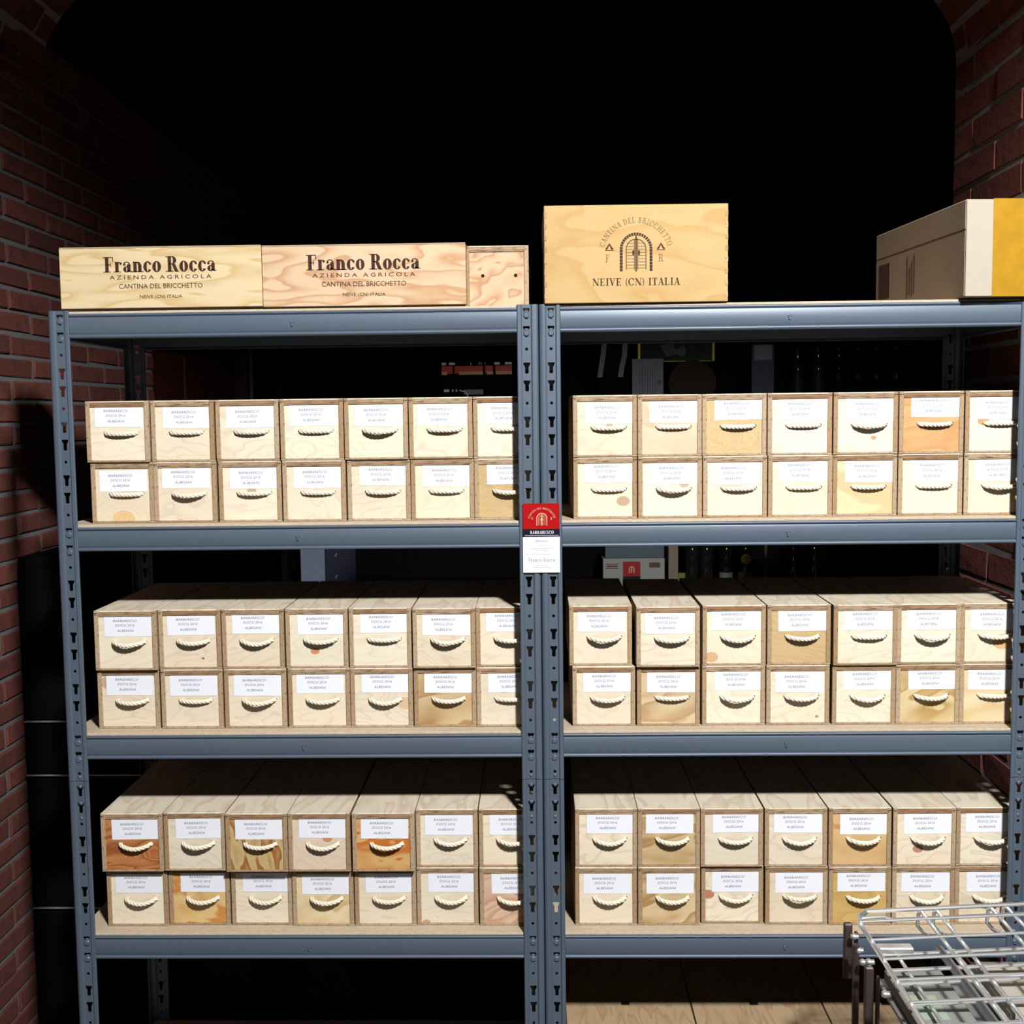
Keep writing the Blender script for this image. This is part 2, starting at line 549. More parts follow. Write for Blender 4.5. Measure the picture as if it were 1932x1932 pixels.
    if ch == 'a':
        return stem(.46, 0.03, xh - .17, top=False, bot=False) + ringp(.30, xh - .17, .245, .18, .1, H, 0, PI * .85, 10) + ringp(.30, .19, .26, .20, T * .9, H, PI * .35, PI * 1.9, 12) + \
            ringp(.13, xh - .17, .085, .085, .085, .085, 0, 2 * PI, 10) + ringp(.58, .1, .14, .1, .06, H, PI, 1.9 * PI, 6), .68
    return [], .4


def serif_text(mb, txt, cx, cz, w, h, y, T=TH, gap=0.06):
    adv, items = 0.0, []
    for ch in txt:
        ps, a = glyph(ch, T)
        items.append((adv, ps))
        adv += a + gap
    adv -= gap
    kx = w / adv
    for a, ps in items:
        for p in ps:
            mb.poly([(cx + (a + q[0]) * kx - w / 2, cz + (q[1] - .5) * h) for q in p], y)
    return mb


def serif_arc(mb, txt, cx, cz, r, a0, a1, h, y, T=TH, gap=.1):
    adv, items = 0.0, []
    for ch in txt:
        ps, a = glyph(ch, T)
        items.append((adv, a, ps))
        adv += a + gap
    for s0, a, ps in items:
        th = a0 + (a1 - a0) * (s0 + a / 2) / adv
        ex, ez = (math.sin(th), -math.cos(th)), (math.cos(th), math.sin(th))
        kx = abs(a1 - a0) * r / adv
        for p in ps:
            q2 = []
            for q in p:
                dx, dz = (q[0] - a / 2) * kx, q[1] * h
                q2.append((cx + ez[0] * (r + dz) + ex[0] * dx, cz + ez[1] * (r + dz) + ex[1] * dx))
            mb.poly(q2, y)
    return mb


def doorway_emblem(mb, cx, z0, w, h, y, fine=True):
    """an arched double door drawn with lines"""
    r = w / 2
    zc = z0 + h - r
    n = 18
    st = w * .085
    for k in range(n):                                  # voussoirs of the arch
        a, b = PI * k / n + .02, PI * (k + 1) / n - .02
        o, i = arc(cx, zc, r, r, a, b, 2), arc(cx, zc, r - st, r - st, a, b, 2)
        mb.strip(o, i, y)
    m = 7
    for sgn in (-1, 1):                                 # jamb stones
        for k in range(m):
            za, zb = z0 + (zc - z0) * k / m + .0006, z0 + (zc - z0) * (k + 1) / m - .0004
            mb.poly(R4(cx + sgn * r - (0 if sgn < 0 else st), za, cx + sgn * r + (st if sgn < 0 else 0), zb), y)
    ri = r - st * 2.2
    ln = w * .022
    mb.strip(arc(cx, zc, ri, ri, 0, PI, 20), arc(cx, zc, ri - ln, ri - ln, 0, PI, 20), y)
    for sgn in (-1, 1):
        x = cx + sgn * ri
        mb.poly(R4(min(x, x - sgn * ln), z0 + h * .05, max(x, x - sgn * ln), zc), y)
        mb.poly(R4(cx + sgn * w * .05 - ln / 2, z0 + h * .05, cx + sgn * w * .05 + ln / 2, z0 + h - st * 2.3), y)
        mb.poly(R4(cx + sgn * w * .09 - w * .025, z0 + h * .42, cx + sgn * w * .09 + w * .025, z0 + h * .54), y)
    mb.poly(R4(cx - w * .02, z0, cx + w * .02, z0 + h - st), y)
    if fine:
        for k in range(9):
            z = z0 + h * (.08 + .08 * k)
            for sgn in (-1, 1):
                xa, xb = cx + sgn * w * .07, cx + sgn * (ri - w * .03)
                mb.poly(R4(min(xa, xb), z, max(xa, xb), z + h * .008), y)
    return mb


def roof_mark(mb, cx, cz, w, y):
    t = w * .18
    mb.poly([(cx - w / 2, cz - w * .3), (cx - w / 2 + t * 1.4, cz - w * .3), (cx, cz + w * .22), (cx, cz + w * .45)], y)
    mb.poly([(cx + w / 2, cz - w * .3), (cx + w / 2 - t * 1.4, cz - w * .3), (cx, cz + w * .22), (cx, cz + w * .45)], y)
    mb.poly(R4(cx - w / 2, cz - w * .42, cx + w / 2, cz - w * .36), y)


# ------------------------------------------------------------------ the setting
def brick_meshes(l, h, d, n=4, mat='brick'):
    out = []
    for i in range(n):
        mb = MB()
        b = .004
        j = lambda: rnd.uniform(-.0022, .0022)
        hx, hz = l / 2, h / 2
        back = [(-hx, 0, -hz), (hx, 0, -hz), (hx, 0, hz), (-hx, 0, hz)]
        mid = [(x + j(), d - b, z + j()) for x, _, z in back]
        fr = [(x * (1 - b / hx) + j(), d + j(), z * (1 - b / hz) + j()) for x, _, z in back]
        vs = back + mid + fr
        fs = [(k, (k + 1) % 4, 4 + (k + 1) % 4, 4 + k) for k in range(4)] + [(4 + k, 4 + (k + 1) % 4, 8 + (k + 1) % 4, 8 + k) for k in range(4)] + [(8, 9, 10, 11)]
        mb.add(vs, fs)
        out.append(mb.mesh('brick', M[mat]))
    return out


def brick_wall(wall, X, face, y0, y1, z0, z1, L, H, joint, key, phase, zphase=0.0, opening=None, mat='brick', sunk=.006):
    """bricks whose outer face looks along +x (face=1) or -x (face=-1); local frame: brick length on x, outward on y"""
    full = brick_meshes(L - joint, H - joint, .012, 4, mat)
    rot = (0, 0, -PI / 2) if face > 0 else (0, 0, PI / 2)
    spots = []
    k = 0
    z = z0 + zphase
    while z < z1:
        y = y0 - L + (phase if k % 2 else phase + L / 2) % L
        while y < y1:
            a, b2 = max(y, y0), min(y + L, y1)
            if opening and z < opening[1] + .01:
                b2 = min(b2, opening[0])
            if b2 - a > .03:
                spots.append(((a + b2) / 2, z + H / 2, (b2 - a - joint * .5) / (L - joint * .5) if b2 - a < L - .001 else 1.0))
            y += L
        z += H
        k += 1
    spots.sort(key=key)
    rest = MB()
    for i, (y, z, kx) in enumerate(spots):
        me = full[i % 4]
        dy, dz = rnd.uniform(-.002, .002), rnd.uniform(-.0015, .0015)
        loc = (X - face * (sunk - rnd.uniform(-.0015, .0025)), y + dy, z + dz)
        if i < 285:
            o = put('brick', me, wall, loc, (rot[0] + rnd.uniform(-.004, .004), rnd.uniform(-.006, .006), rot[2] + rnd.uniform(-.008, .008)))
            o.scale.x = kx
        else:
            mt = Matrix.Translation(loc) @ Matrix.Rotation(rot[2], 4, 'Z') @ Matrix.Diagonal((kx, 1, 1, 1))
            rest.add([mt @ v.co for v in me.vertices], [tuple(p.vertices) for p in me.polygons])
    if rest.v:
        o = rest.obj('brick_courses', M[mat], wall)
        o['kind'] = 'stuff'


XL, XR = -1.70, 1.42
flo = struct(MB().box(-4.2, 4.2, -6.2, 4.6, -.1, 0).obj('floor', M['floor']))
# left wall with its door opening
DY0, DY1, DZ = 2.09, 3.93, Z0 + .42
wl = MB()
wl.box(XL - .35, XL, -.55, DY0, 0, 3.5)
wl.box(XL - .35, XL, DY0, DY1, DZ, 3.5)
wl.box(XL - .35, XL - .001, DY1, 3.95, 0, 3.5)
wall_left = struct(wl.obj('wall_left', M['mortar']))
brick_wall(wall_left, XL, 1, -.55, 3.95, 0, 3.5, .328, .0730, .0150,
           lambda s: abs(s[0] - 1.2) * .8 + abs(s[1] - Z0 - .25) * 1.0, .251, .030,
           (DY0, DZ))
door_1 = struct(MB().box(XL - .14, XL - .09, DY0, DY1, 0, DZ).obj('door_1', M['door']))
fr = MB()
fr.box(XL - .14, XL - .02, DY0, DY0 + .06, 0, DZ).box(XL - .14, XL - .02, DY1 - .06, DY1, 0, DZ).box(XL - .14, XL - .02, DY0, DY1, DZ - .06, DZ)
fr.obj('door_frame', M['door'], door_1)
for a, b in ((DY0 + .10, DY0 + .68), (DY0 + .76, DY1 - .10)):
    MB().box(XL - .10, XL - .08, a, b, .15, 1.15).box(XL - .10, XL - .08, a, b, 1.3, DZ - .12).obj('door_panel', M['door'], door_1)
# right pier
wall_right = struct(MB().box(XR, XR + .55, -.1, 1.03, 0, 3.40).obj('wall_right', M['litmortar']))
brick_wall(wall_right, XR, -1, -.1, 1.03, 0, 3.40, .41, .1063, .015, lambda s: -s[1], .342, .0915, None, 'litbrick', .0095)
# far wall, wall behind the photographer, vault over the passage
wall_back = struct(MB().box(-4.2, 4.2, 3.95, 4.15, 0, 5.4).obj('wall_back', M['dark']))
wall_front = struct(MB().box(-4.2, 4.2, -6.2, -6.0, 0, 5.4).obj('wall_front', M['plaster']))
VC, VR, VZ, VH = (XL + XR) / 2, (XR - XL) / 2, Z0 + 1.16, .66
va = MB()
n = 36
o_, i_ = arc(VC, VZ, VR + .25, VH + .25, 0, PI, n), arc(VC, VZ, VR, VH, 0, PI, n)
for k in range(n):
    q = [i_[k], i_[k + 1], o_[k + 1], o_[k]]
    vs = [(p[0], -.1, p[1]) for p in q] + [(p[0], 1.03, p[1]) for p in q]
    va.add(vs, [(0, 1, 2, 3), (7, 6, 5, 4), (0, 4, 5, 1), (2, 6, 7, 3)])
vault = struct(va.obj('ceiling', M['litmortar']))
vb = brick_meshes(.41 - .015, .1063 - .015, .012, 4, 'litbrick')
th, k = 0.0, 0
while th < PI:
    ds = math.hypot(VR * math.sin(th), VH * math.cos(th))
    tm = th + .5 * .1063 / ds
    phi = math.atan2(math.sin(tm) / VH, math.cos(tm) / VR)
    for j in range(-1, 4):
        y0_ = -.1 + .41 * (j + (.0 if k % 2 else .5))
        a, b2 = max(y0_, -.1), min(y0_ + .41, 1.03)
        if b2 - a < .03:
            continue
        mt = Matrix.Translation((VC + VR * math.cos(tm) + .008 * math.cos(phi), (a + b2) / 2, VZ + VH * math.sin(tm) + .008 * math.sin(phi))) @ Matrix.Rotation(-phi, 4, 'Y') @ Matrix.Rotation(PI / 2, 4, 'Z') @ Matrix.Diagonal(((b2 - a) / .41, 1, 1, 1))
        o = put('brick', vb[(k + j) % 4], vault)
        o.matrix_world = mt
    th += .1063 / ds
    k += 1

# ------------------------------------------------------------------ the racks
TOPS = [Z0 + q for q in (.2715, -.2925, -.8595, -1.4195, -1.980)]
PW = .0555
RTOP, JOIN = Z0 + .2793, Z0 - .984
PER = .1409


def tslot(cx, zt):
    return [(cx - .0088, zt), (cx - .0088, zt - .0045), (cx - .0062, zt - .0095), (cx - .0048, zt - .0115), (cx - .0048, zt - .0265), (cx - .003, zt - .0285),
            (cx + .003, zt - .0285), (cx + .0048, zt - .0265), (cx + .0048, zt - .0115), (cx + .0062, zt - .0095), (cx + .0088, zt - .0045), (cx + .0088, zt)]


def dot(cx, z, r=.0042):
    return [(cx + r * math.cos(2 * PI * k / 8), z + r * math.sin(2 * PI * k / 8)) for k in range(8)]


def post_mesh(z0, z1):
    """upright with its corner at x=0, front at y=0, slotted channel web, side flange running back"""
    mb = MB()
    w0, w1, cx = .0200, .0425, .0312
    holes = []
    base = TOPS[0]
    for k in range(-1, 18):
        b = base - PER * k
        holes.append((b + .0335, .013, dot(cx, b + .0335)))
        holes.append((b - .0157, .0185, tslot(cx, b - .0014)))
        holes.append((b - .0622, .0185, tslot(cx, b - .0479)))
    holes = [h for h in holes if z0 + .016 < h[0] < z1 - .016]
    holes.sort(key=lambda h: h[0])
    z = z0
    for zc, hh, loop in holes:
        if zc - hh > z:
            mb.plate(R4(w0, z, w1, zc - hh), [], .0042, .0060)
        mb.plate(R4(w0, zc - hh, w1, zc + hh), [loop], .0042, .0060)
        z = zc + hh
    mb.plate(R4(w0, z, w1, z1), [], .0042, .0060)
    pr = [(w0, .0042), (.0158, .0), (.0100, .0), (.0060, .0008), (.0025, .0030), (.0006, .0065), (.0, .0115), (.0, .036),
          (.0020, .036), (.0020, .012), (.0040, .006), (.0075, .0028), (.0150, .0022), (w0, .0060)]
    mb.extrude_z(pr, z0, z1)
    pr = [(w1, .0042), (.0458, .0), (.0535, .0), (PW, .0018), (PW, .0065), (.0540, .0065), (.0530, .0022), (.0462, .0022), (w1, .0060)]
    mb.extrude_z(pr, z0, z1)
    return mb.mesh('post', M['paint'])


def mirror_mesh(me, name):
    m2 = me.copy()
    m2.name = name
    for v in m2.vertices:
        v.co.x = -v.co.x
    m2.flip_normals()
    return m2


PUP, PLO = post_mesh(JOIN + .0008, RTOP), post_mesh(.0, JOIN - .0008)
PUPm, PLOm = mirror_mesh(PUP, 'post'), mirror_mesh(PLO, 'post')
hk = MB()
hk.bbox(-.0078, .0078, -.0030, .004, -.026, -.0105, .0028)
hk.bbox(-.0050, .0050, .0005, .004, -.0115, -.0055, .0012)
HOOK = hk.mesh('beam_hook', M['paint'], True)
sp = MB()
sp.lathe([(.0001, .0022), (.0032, .0018), (.0052, .0), (.0060, -.002)], 10)
RIV = sp.mesh('rivet', M['paint'], True)


def beam_profile():
    p = [(.024, -.003), (.0045, -.0005)]
    p += [(.0032 + .0034 * math.sin(a), -.0040 + .0036 * math.cos(a)) for a in (-.3, -.8, -1.3, -1.8, -2.4)]
    p += [(.0050, -.0092), (.0022, -.0100), (.0012, -.0125), (.0012, -.0490), (.0028, -.0525), (.0040, -.0545)]
    p += [(.0034 + .0050 * math.sin(a), -.0595 + .0048 * math.cos(a)) for a in (-.5, -1.0, -1.5, -2.0, -2.6)]
    p += [(.024, -.0645), (.024, -.0625), (.007, -.0620), (.0062, -.0095), (.024, -.0055)]
    return p


BP = beam_profile()


def make_rack(x0, W, label):
    Dp = .60
    rk = thing('metal_shelving_rack', label, 'shelving rack', (x0, 0, 0), group='slotted metal shelving racks')
    for me, x, y, r in ((PUP, 0, 0, 0), (PLO, 0, 0, 0), (PUPm, W, 0, 0), (PLOm, W, 0, 0), (PUP, W, Dp, PI), (PLO, W, Dp, PI), (PUPm, 0, Dp, PI), (PLOm, 0, Dp, PI)):
        put('post', me, rk, (x, y, 0), (0, 0, r))
    fb = MB().extrude_x(BP, PW + .0006, W - PW - .0006).mesh('beam', M['paint'], True)
    sb = MB().extrude_x(BP, .044, Dp - .044).mesh('beam', M['paint'], True)
    for zt in TOPS:
        b = put('beam', fb, rk, (0, .0015, zt))
        tab = MB().bbox(-.0028, .0028, -.0022, .002, -.041, -.030, .0012).box(-.006, .006, -.0008, .0018, -.0300, -.0285)
        tab.obj('notch_tab', M['paint'], b, (W / 2, 0, 0))
        put('beam', fb, rk, (W, Dp - .0015, zt), (0, 0, PI))
        put('beam', sb, rk, (.0030, Dp, zt), (0, 0, -PI / 2))
        put('beam', sb, rk, (W - .0030, 0, zt), (0, 0, PI / 2))
        MB().bbox(.0062, W - .0062, .008, Dp - .008, zt - .001, zt + .006, .0012).obj('shelf_board', M['board'], rk)
        for cx in (.0312, W - .0312):
            for dz in (-.0014, -.0479):
                put('beam_hook', HOOK, rk, (cx, .0042, zt + dz))
    for cx in (.0312, W - .0312):
        for dz in (.029, .0, -.052, -.098):
            put('splice_rivet', RIV, rk, (cx, .0042, JOIN - .016 + dz * .9), (PI / 2, 0, 0))
    return rk


make_rack(-1.2875, 1.2885, 'grey blue slotted steel shelving rack standing beside the brick wall, left one of two')
make_rack(.0025, 1.299, 'grey blue slotted steel shelving rack behind the wire cart, right one of two')

# ------------------------------------------------------------------ rope-handled wine boxes
BW, BH, BL = .1700, .1640, .528
WT = .0118


def front_panel(holes=True, dx=0.0, hz=.078):
    return MB().plate(R4(-BW / 2 + WT, .0055, BW / 2 - WT, BH - .0165), [dot(dx - .044, hz, .0050), dot(dx + .044, hz, .0050)], .0035, .0125)


FP = front_panel(dx=.010).mesh('front_panel', M['wood'])
side = MB().bbox(0, WT, 0, BL, .0055, BH - .0005, .0010)
for k in range(2):
    side.box(.0015, .0105, -.0006, .002, BH - .0085 - .0 * k, BH - .0060)
SIDE = side.mesh('side_panel', M['ply'])
BOT = MB().bbox(-BW / 2, BW / 2, 0, BL, 0, .0052, .0010).mesh('bottom_panel', M['ply'])
LID = MB().bbox(-BW / 2 + .0060, BW / 2 - .0060, .0012, BL, BH - .0125, BH - .0040, .0010).bbox(-BW / 2 + WT + .0004, BW / 2 - WT - .0004, .0004, BL, BH - .0160, BH - .0125, .0008).mesh('lid_edge', M['lidend'])
LIDT = MB().bbox(-BW / 2, BW / 2, .0006, BL, BH - .0038, BH, .0009).mesh('lid', M['lidwood'])
BACK = MB().bbox(-BW / 2 + WT, BW / 2 - WT, BL - .012, BL - .002, .0055, BH - .0165, .001).mesh('back_panel', M['ply'])
CAP = MB().lathe([(.0001, -.0018), (.0026, -.0014), (.0034, .0)], 8).mesh('lid_stop', M['ply'])
LABW, LABH = .130, .057
PAPER = MB().bbox(-LABW / 2, LABW / 2, -.0007, 0, -LABH / 2, LABH / 2, .0003).mesh('paper_label', M['paper'])
TXT = sans([('BARBARESCO', 0, .0150, .064, .0064, 1), ('DOCG 2016', 0, .0025, .052, .0064, 1), ('ALBESANI', 0, -.0125, .045, .0064, 1)], 0, .18).mesh('label_text', M['print'])


def rope_mesh(reach, sag, lift=0.0):
    mb = MB()
    path = []
    n = 30
    for i in range(n + 1):
        a = i / n
        x = -.044 + .088 * a
        s = math.sin(PI * a)
        path.append(Vector((x, .006 - .006 * min(1, min(a, 1 - a) * 12) - (reach * s ** .55 if 0 < a < 1 else 0), -sag * s + lift * min(1, s * 3))))
    path = [path[0] + Vector((0, .006, 0))] + path + [path[-1] + Vector((0, .006, 0))]
    for st in range(3):
        pts = []
        for i, p in enumerate(path):
            d = (path[min(i + 1, len(path) - 1)] - path[max(i - 1, 0)]).normalized()
            a = Vector((0, 0, 1)) - d * d.z
            a.normalize()
            b = d.cross(a)
            ph = i * .62 + st * 2 * PI / 3
            pts.append(p + (a * math.cos(ph) + b * math.sin(ph)) * .0029)
        mb.tube(pts, .0034, 6)
    return mb.mesh('rope_handle', M['rope'], True)


ROPES = [rope_mesh(.009, .001), rope_mesh(.0125, .002), rope_mesh(.020, .005), rope_mesh(.024, .006), rope_mesh(.019, .009), rope_mesh(.030, .001, .004)]

CREAM = (.755, .665, .51)
GREY = (.47, .38, .27)
# looks that single a front out: tone, late wood, figure, contrast, angle, knot (x,z,r), knot tone
LOOKS = {
    'L1T': {}, 'L2T': {}, 'L3T': {}, 'L1B': {}, 'L2B': {}, 'L3B': {}, 'R1T': {}, 'R2T': {}, 'R3T': {}, 'R1B': {}, 'R2B': {}, 'R3B': {},
}


def look(row, i, word, **kw):
    LOOKS[row][i] = (word, kw)


ORK, BRK, RDK, PKK = (.60, .30, .10), (.16, .08, .035), (.42, .10, .035), (.44, .29, .19)
look('L1B', 0, 'with an orange knot at its bottom edge', knot=(.0, .012, .031), ktone=(.68, .44, .20))
look('L1B', 2, 'with a pink knot above its rope', knot=(.004, .083, .013), ktone=PKK, contrast=.5)
look('L1B', 3, 'with wavy grey grain', figure=(14, 7, 6), contrast=.7)
look('L1B', 6, 'with a plain tan front', tone=(.52, .38, .19), late=(.36, .23, .09), figure=(6, 60, 6), contrast=.4, angle=-.25)
look('L2T', 1, 'with a small dark knot low on the right', knot=(.034, .029, .0045), ktone=BRK)
look('L2T', 3, 'with a round orange knot under its rope', knot=(-.006, .046, .0125), ktone=(.50, .16, .03))
look('L2B', 0, 'with a pinkish knot behind its label corner', knot=(-.055, .128, .024), ktone=PKK)
look('L2B', 4, 'with a pale pink knot at its right edge', knot=(.066, .066, .024), ktone=(.60, .42, .24), contrast=.7)
look('L2B', 5, 'with a tan wavy front', tone=(.56, .42, .24), late=(.32, .17, .05), figure=(5, 10, 4), contrast=.8)
look('L3T', 0, 'with a deep orange front', tone=(.50, .20, .065), late=(.22, .055, .014), figure=(5, 22, 7), contrast=.8, knot=(.06, .05, .012), ktone=(.42, .11, .03))
look('L3T', 2, 'with bold brown swirls on tan', tone=(.54, .40, .19), late=(.30, .12, .03), figure=(24, 7, 5), contrast=1.1, angle=.2)
look('L3T', 3, 'with an orange knot under its label', knot=(.022, .092, .014), ktone=(.50, .18, .05), tone=(.68, .56, .43))
look('L3T', 4, 'with bold orange flames', tone=(.60, .38, .15), late=(.50, .15, .025), figure=(7, 18, 3.5), contrast=1.3)
look('L3B', 1, 'with orange streaks on yellow', tone=(.66, .48, .21), late=(.52, .22, .05), figure=(6, 14, 4), contrast=1.0, angle=-.55)
look('L3B', 3, 'with fan-shaped yellow grain', tone=(.72, .60, .38), late=(.50, .32, .12), figure=(6, 9, 5), contrast=.7, angle=.7)
look('L3B', 5, 'with a knot at its lower left corner', knot=(-.060, .006, .012), ktone=(.45, .28, .12))
look('L3B', 6, 'with a pinkish front', tone=(.62, .44, .32), late=(.46, .24, .14))
look('R1T', 0, 'with a small knot over its rope', knot=(.012, .083, .0095), ktone=PKK)
look('R1T', 1, 'with a pale pink front', tone=(.68, .52, .37), late=(.52, .35, .22), figure=(5, 12, 4))
look('R1T', 2, 'with a plain tan front', tone=(.56, .42, .22), late=(.44, .30, .13), figure=(40, 60, 4), contrast=.4)
look('R1T', 4, 'with a round brown knot below its rope', knot=(.022, .043, .0075), ktone=(.40, .20, .07))
look('R1T', 5, 'with an orange tan front', tone=(.60, .36, .16), late=(.44, .21, .08), figure=(5, 14, 4), contrast=.6)
look('R1T', 6, 'with a brown knot at its rope end', knot=(-.036, .084, .016), ktone=(.48, .20, .06))
look('R1B', 0, 'with a large ringed knot low on the right', knot=(.048, .046, .0185), ktone=(.40, .25, .15))
look('R1B', 1, 'with a pink knot at its label corner', knot=(.038, .090, .013), ktone=PKK)
look('R1B', 2, 'with a pinkish patch under its label', knot=(-.01, .086, .030), ktone=(.68, .50, .36))
look('R1B', 4, 'with a tan upper front', tone=(.64, .45, .25), late=(.72, .58, .36), figure=(5, 8, 2), contrast=.9)
look('R2T', 2, 'with a brown knot at its lower left corner', knot=(-.062, .022, .020), ktone=(.52, .32, .15))
look('R2T', 3, 'with a plain tan front', tone=(.54, .39, .20), late=(.42, .28, .12), figure=(6, 70, 4), contrast=.4)
look('R2T', 6, 'with an orange knot under its rope', knot=(.028, .058, .028), ktone=(.62, .34, .12))
look('R2B', 1, 'with tan wavy grain', tone=(.62, .48, .30), late=(.40, .24, .11), figure=(6, 12, 4), contrast=.8, angle=.25)
look('R2B', 3, 'with a small knot low on the right', knot=(.052, .022, .0055), ktone=(.30, .18, .09))
look('R2B', 5, 'with yellow-brown figured grain', tone=(.62, .50, .28), late=(.42, .25, .08), figure=(5, 12, 4), contrast=.9, angle=.3)
look('R2B', 6, 'with faint yellow stripes', tone=(.72, .60, .38), late=(.56, .38, .16), figure=(4, 14, 3), contrast=.6, angle=.3)
look('R3T', 1, 'with bold tan grain', tone=(.56, .42, .23), late=(.34, .20, .07), figure=(5, 16, 4), contrast=.9, angle=.12)
look('R3T', 4, 'with an orange tan front', tone=(.62, .42, .20), late=(.48, .24, .08), figure=(5, 11, 4), contrast=.9)
look('R3T', 5, 'with a red knot below its rope', knot=(-.016, .048, .0155), ktone=(.38, .14, .06))
look('R3B', 1, 'with slanting tan grain', tone=(.62, .48, .28), late=(.36, .21, .08), figure=(5, 13, 4), contrast=.95, angle=.35)
look('R3B', 2, 'with a red knot at its left edge', knot=(-.066, .082, .018), ktone=(.36, .10, .035))
look('R3B', 3, 'with a stiff raised rope')
look('R3B', 4, 'with a golden front', tone=(.56, .38, .13), late=(.42, .25, .07), figure=(8, 14, 4), contrast=.5)

ORD = ['first', 'second', 'third', 'fourth', 'fifth', 'sixth', 'seventh']
ROWX = {
    'L1T': [-1.2165, -1.0425, -.8685, -.6935, -.5205, -.3475, -.1755], 'L1B': [-1.211, -1.0405, -.8655, -.691, -.517, -.3455, -.1735],
    'L2T': [-1.2155, -1.0425, -.870, -.6955, -.522, -.347, -.1765], 'L2B': [-1.2175, -1.0415, -.867, -.6925, -.521, -.348, -.1765],
    'L3T': [-1.2150, -1.0425, -.8695, -.6975, -.5215, -.3495, -.1765], 'L3B': [-1.2135, -1.042, -.8675, -.6955, -.5225, -.3505, -.1765],
    'R1T': [.0905, .263, .4345, .607, .781, .9535, 1.1265], 'R1B': [.0905, .2635, .436, .609, .7815, .9535, 1.1265],
    'R2T': [.0765, .2565, .436, .610, .7865, .957, 1.1275], 'R2B': [.084, .2585, .435, .608, .7885, .957, 1.1275],
    'R3T': [.088, .260, .4315, .606, .7795, .954, 1.1255], 'R3B': [.087, .260, .4345, .609, .781, .954, 1.1255],
}
FWD = {'L3T': {0: -.026, 2: -.030, 3: -.026, 4: -.028, 1: -.020}, 'L2T': {0: -.008, 5: -.008}, 'R2T': {0: .012, 1: -.012, 4: -.008}, 'L1T': {0: -.008, 4: -.006}, 'R3B': {2: .008}}
SHELF = {1: 'upper', 2: 'middle', 3: 'lower'}
seed = 1
proto = None
for row, xs in ROWX.items():
    side_n = 'left' if row[0] == 'L' else 'right'
    lev = int(row[1])
    zt = TOPS[lev] + .0062
    lim = .0025 + 1.299 - .0035 if side_n == 'right' else -.0035
    xs = list(xs)
    for q in range(6, -1, -1):
        xs[q] = min(xs[q], lim - BW - .0009)
        lim = xs[q]
    for i, xl in enumerate(xs):
        seed += 1
        top = row[2] == 'T'
        word, kw = LOOKS[row].get(i, ('', {}))
        if word:
            lab = 'wine box %s, %s row, %s rack, %s shelf' % (word, 'top' if top else 'bottom', side_n, SHELF[lev])
        else:
            lab = 'pale rope-handled wine box, %s of the %s row, %s rack, %s shelf' % (ORD[i], 'top' if top else 'bottom', side_n, SHELF[lev])
        words = lab.split()
        if len(words) > 16:
            lab = lab.replace('wine box', 'box')
        yb = .055 + rnd.uniform(-.003, .004) + FWD.get(row, {}).get(i, 0)
        b = thing('wine_box', lab, 'wine box', (xl + BW / 2, yb, zt + (BH + .0008 if top else 0)), rnd.uniform(-.0014, .0014), 'rope-handled wine boxes on the shelves')
        fp = put('front_panel', FP, b)
        v = rnd.uniform(.93, 1.05)
        w = rnd.uniform(-.02, .03)
        a = dict(tone=tuple(min(.85, q * v * (1 - w * j)) for j, q in enumerate(CREAM)), late=tuple(q * rnd.uniform(.9, 1.05) for q in GREY), figure=(rnd.uniform(3, 6), rnd.uniform(9, 17), rnd.uniform(7, 11)),
                 contrast=rnd.uniform(.35, .8), angle=rnd.uniform(-.3, .3), sharp=5.0)
        a.update(kw)
        if 'late' in kw:
            a['sharp'] = 1.7
            a['contrast'] = a['contrast'] * 1.35
        grain(fp, a['tone'], a['late'], seed * .37, a['figure'], a['contrast'], a['angle'], a.get('knot', (9, 9, 0)), a.get('ktone', ORK), a['sharp'])
        put('side_panel', SIDE, b, (-BW / 2, 0, 0))
        put('side_panel', SIDE, b, (BW / 2 - WT, 0, 0))
        put('bottom_panel', BOT, b)
        put('back_panel', BACK, b)
        put('lid_edge', LID, b)
        ld = put('lid', LIDT, b)
        grain(ld, (.74, .66, .52), (.50, .38, .25), seed * .53, (4, 16, 4), .75)
        for sx in (-1, 1):
            put('lid_stop', CAP, b, (sx * (BW / 2 - WT * .55), .0002, BH - .0098), (-PI / 2, 0, 0))
        dxl = .008 + rnd.uniform(-.006, .006)
        pl = put('paper_label', PAPER, b, (dxl, .0034, .1215 + rnd.uniform(-.005, .003) - (.006 if row == 'L1B' and i == 0 else 0)), (0, rnd.uniform(-.012, .012), 0))
        put('label_text', TXT, pl, (-.008, -.0009, 0))
        r = {1: [0, 0, 1, 1, 2], 2: [1, 2, 2, 3, 4], 3: [2, 3, 3, 4, 4]}[lev]
        rp = ROPES[r[(i * 3 + (1 if top else 0) + lev) % 5]]
        if row == 'R3B' and i == 3:
            rp = ROPES[5]
        put('rope_handle', rp, b, (.010, .0035, .078))

# ------------------------------------------------------------------ boxes on the top shelves
ZT = TOPS[0] + .0062


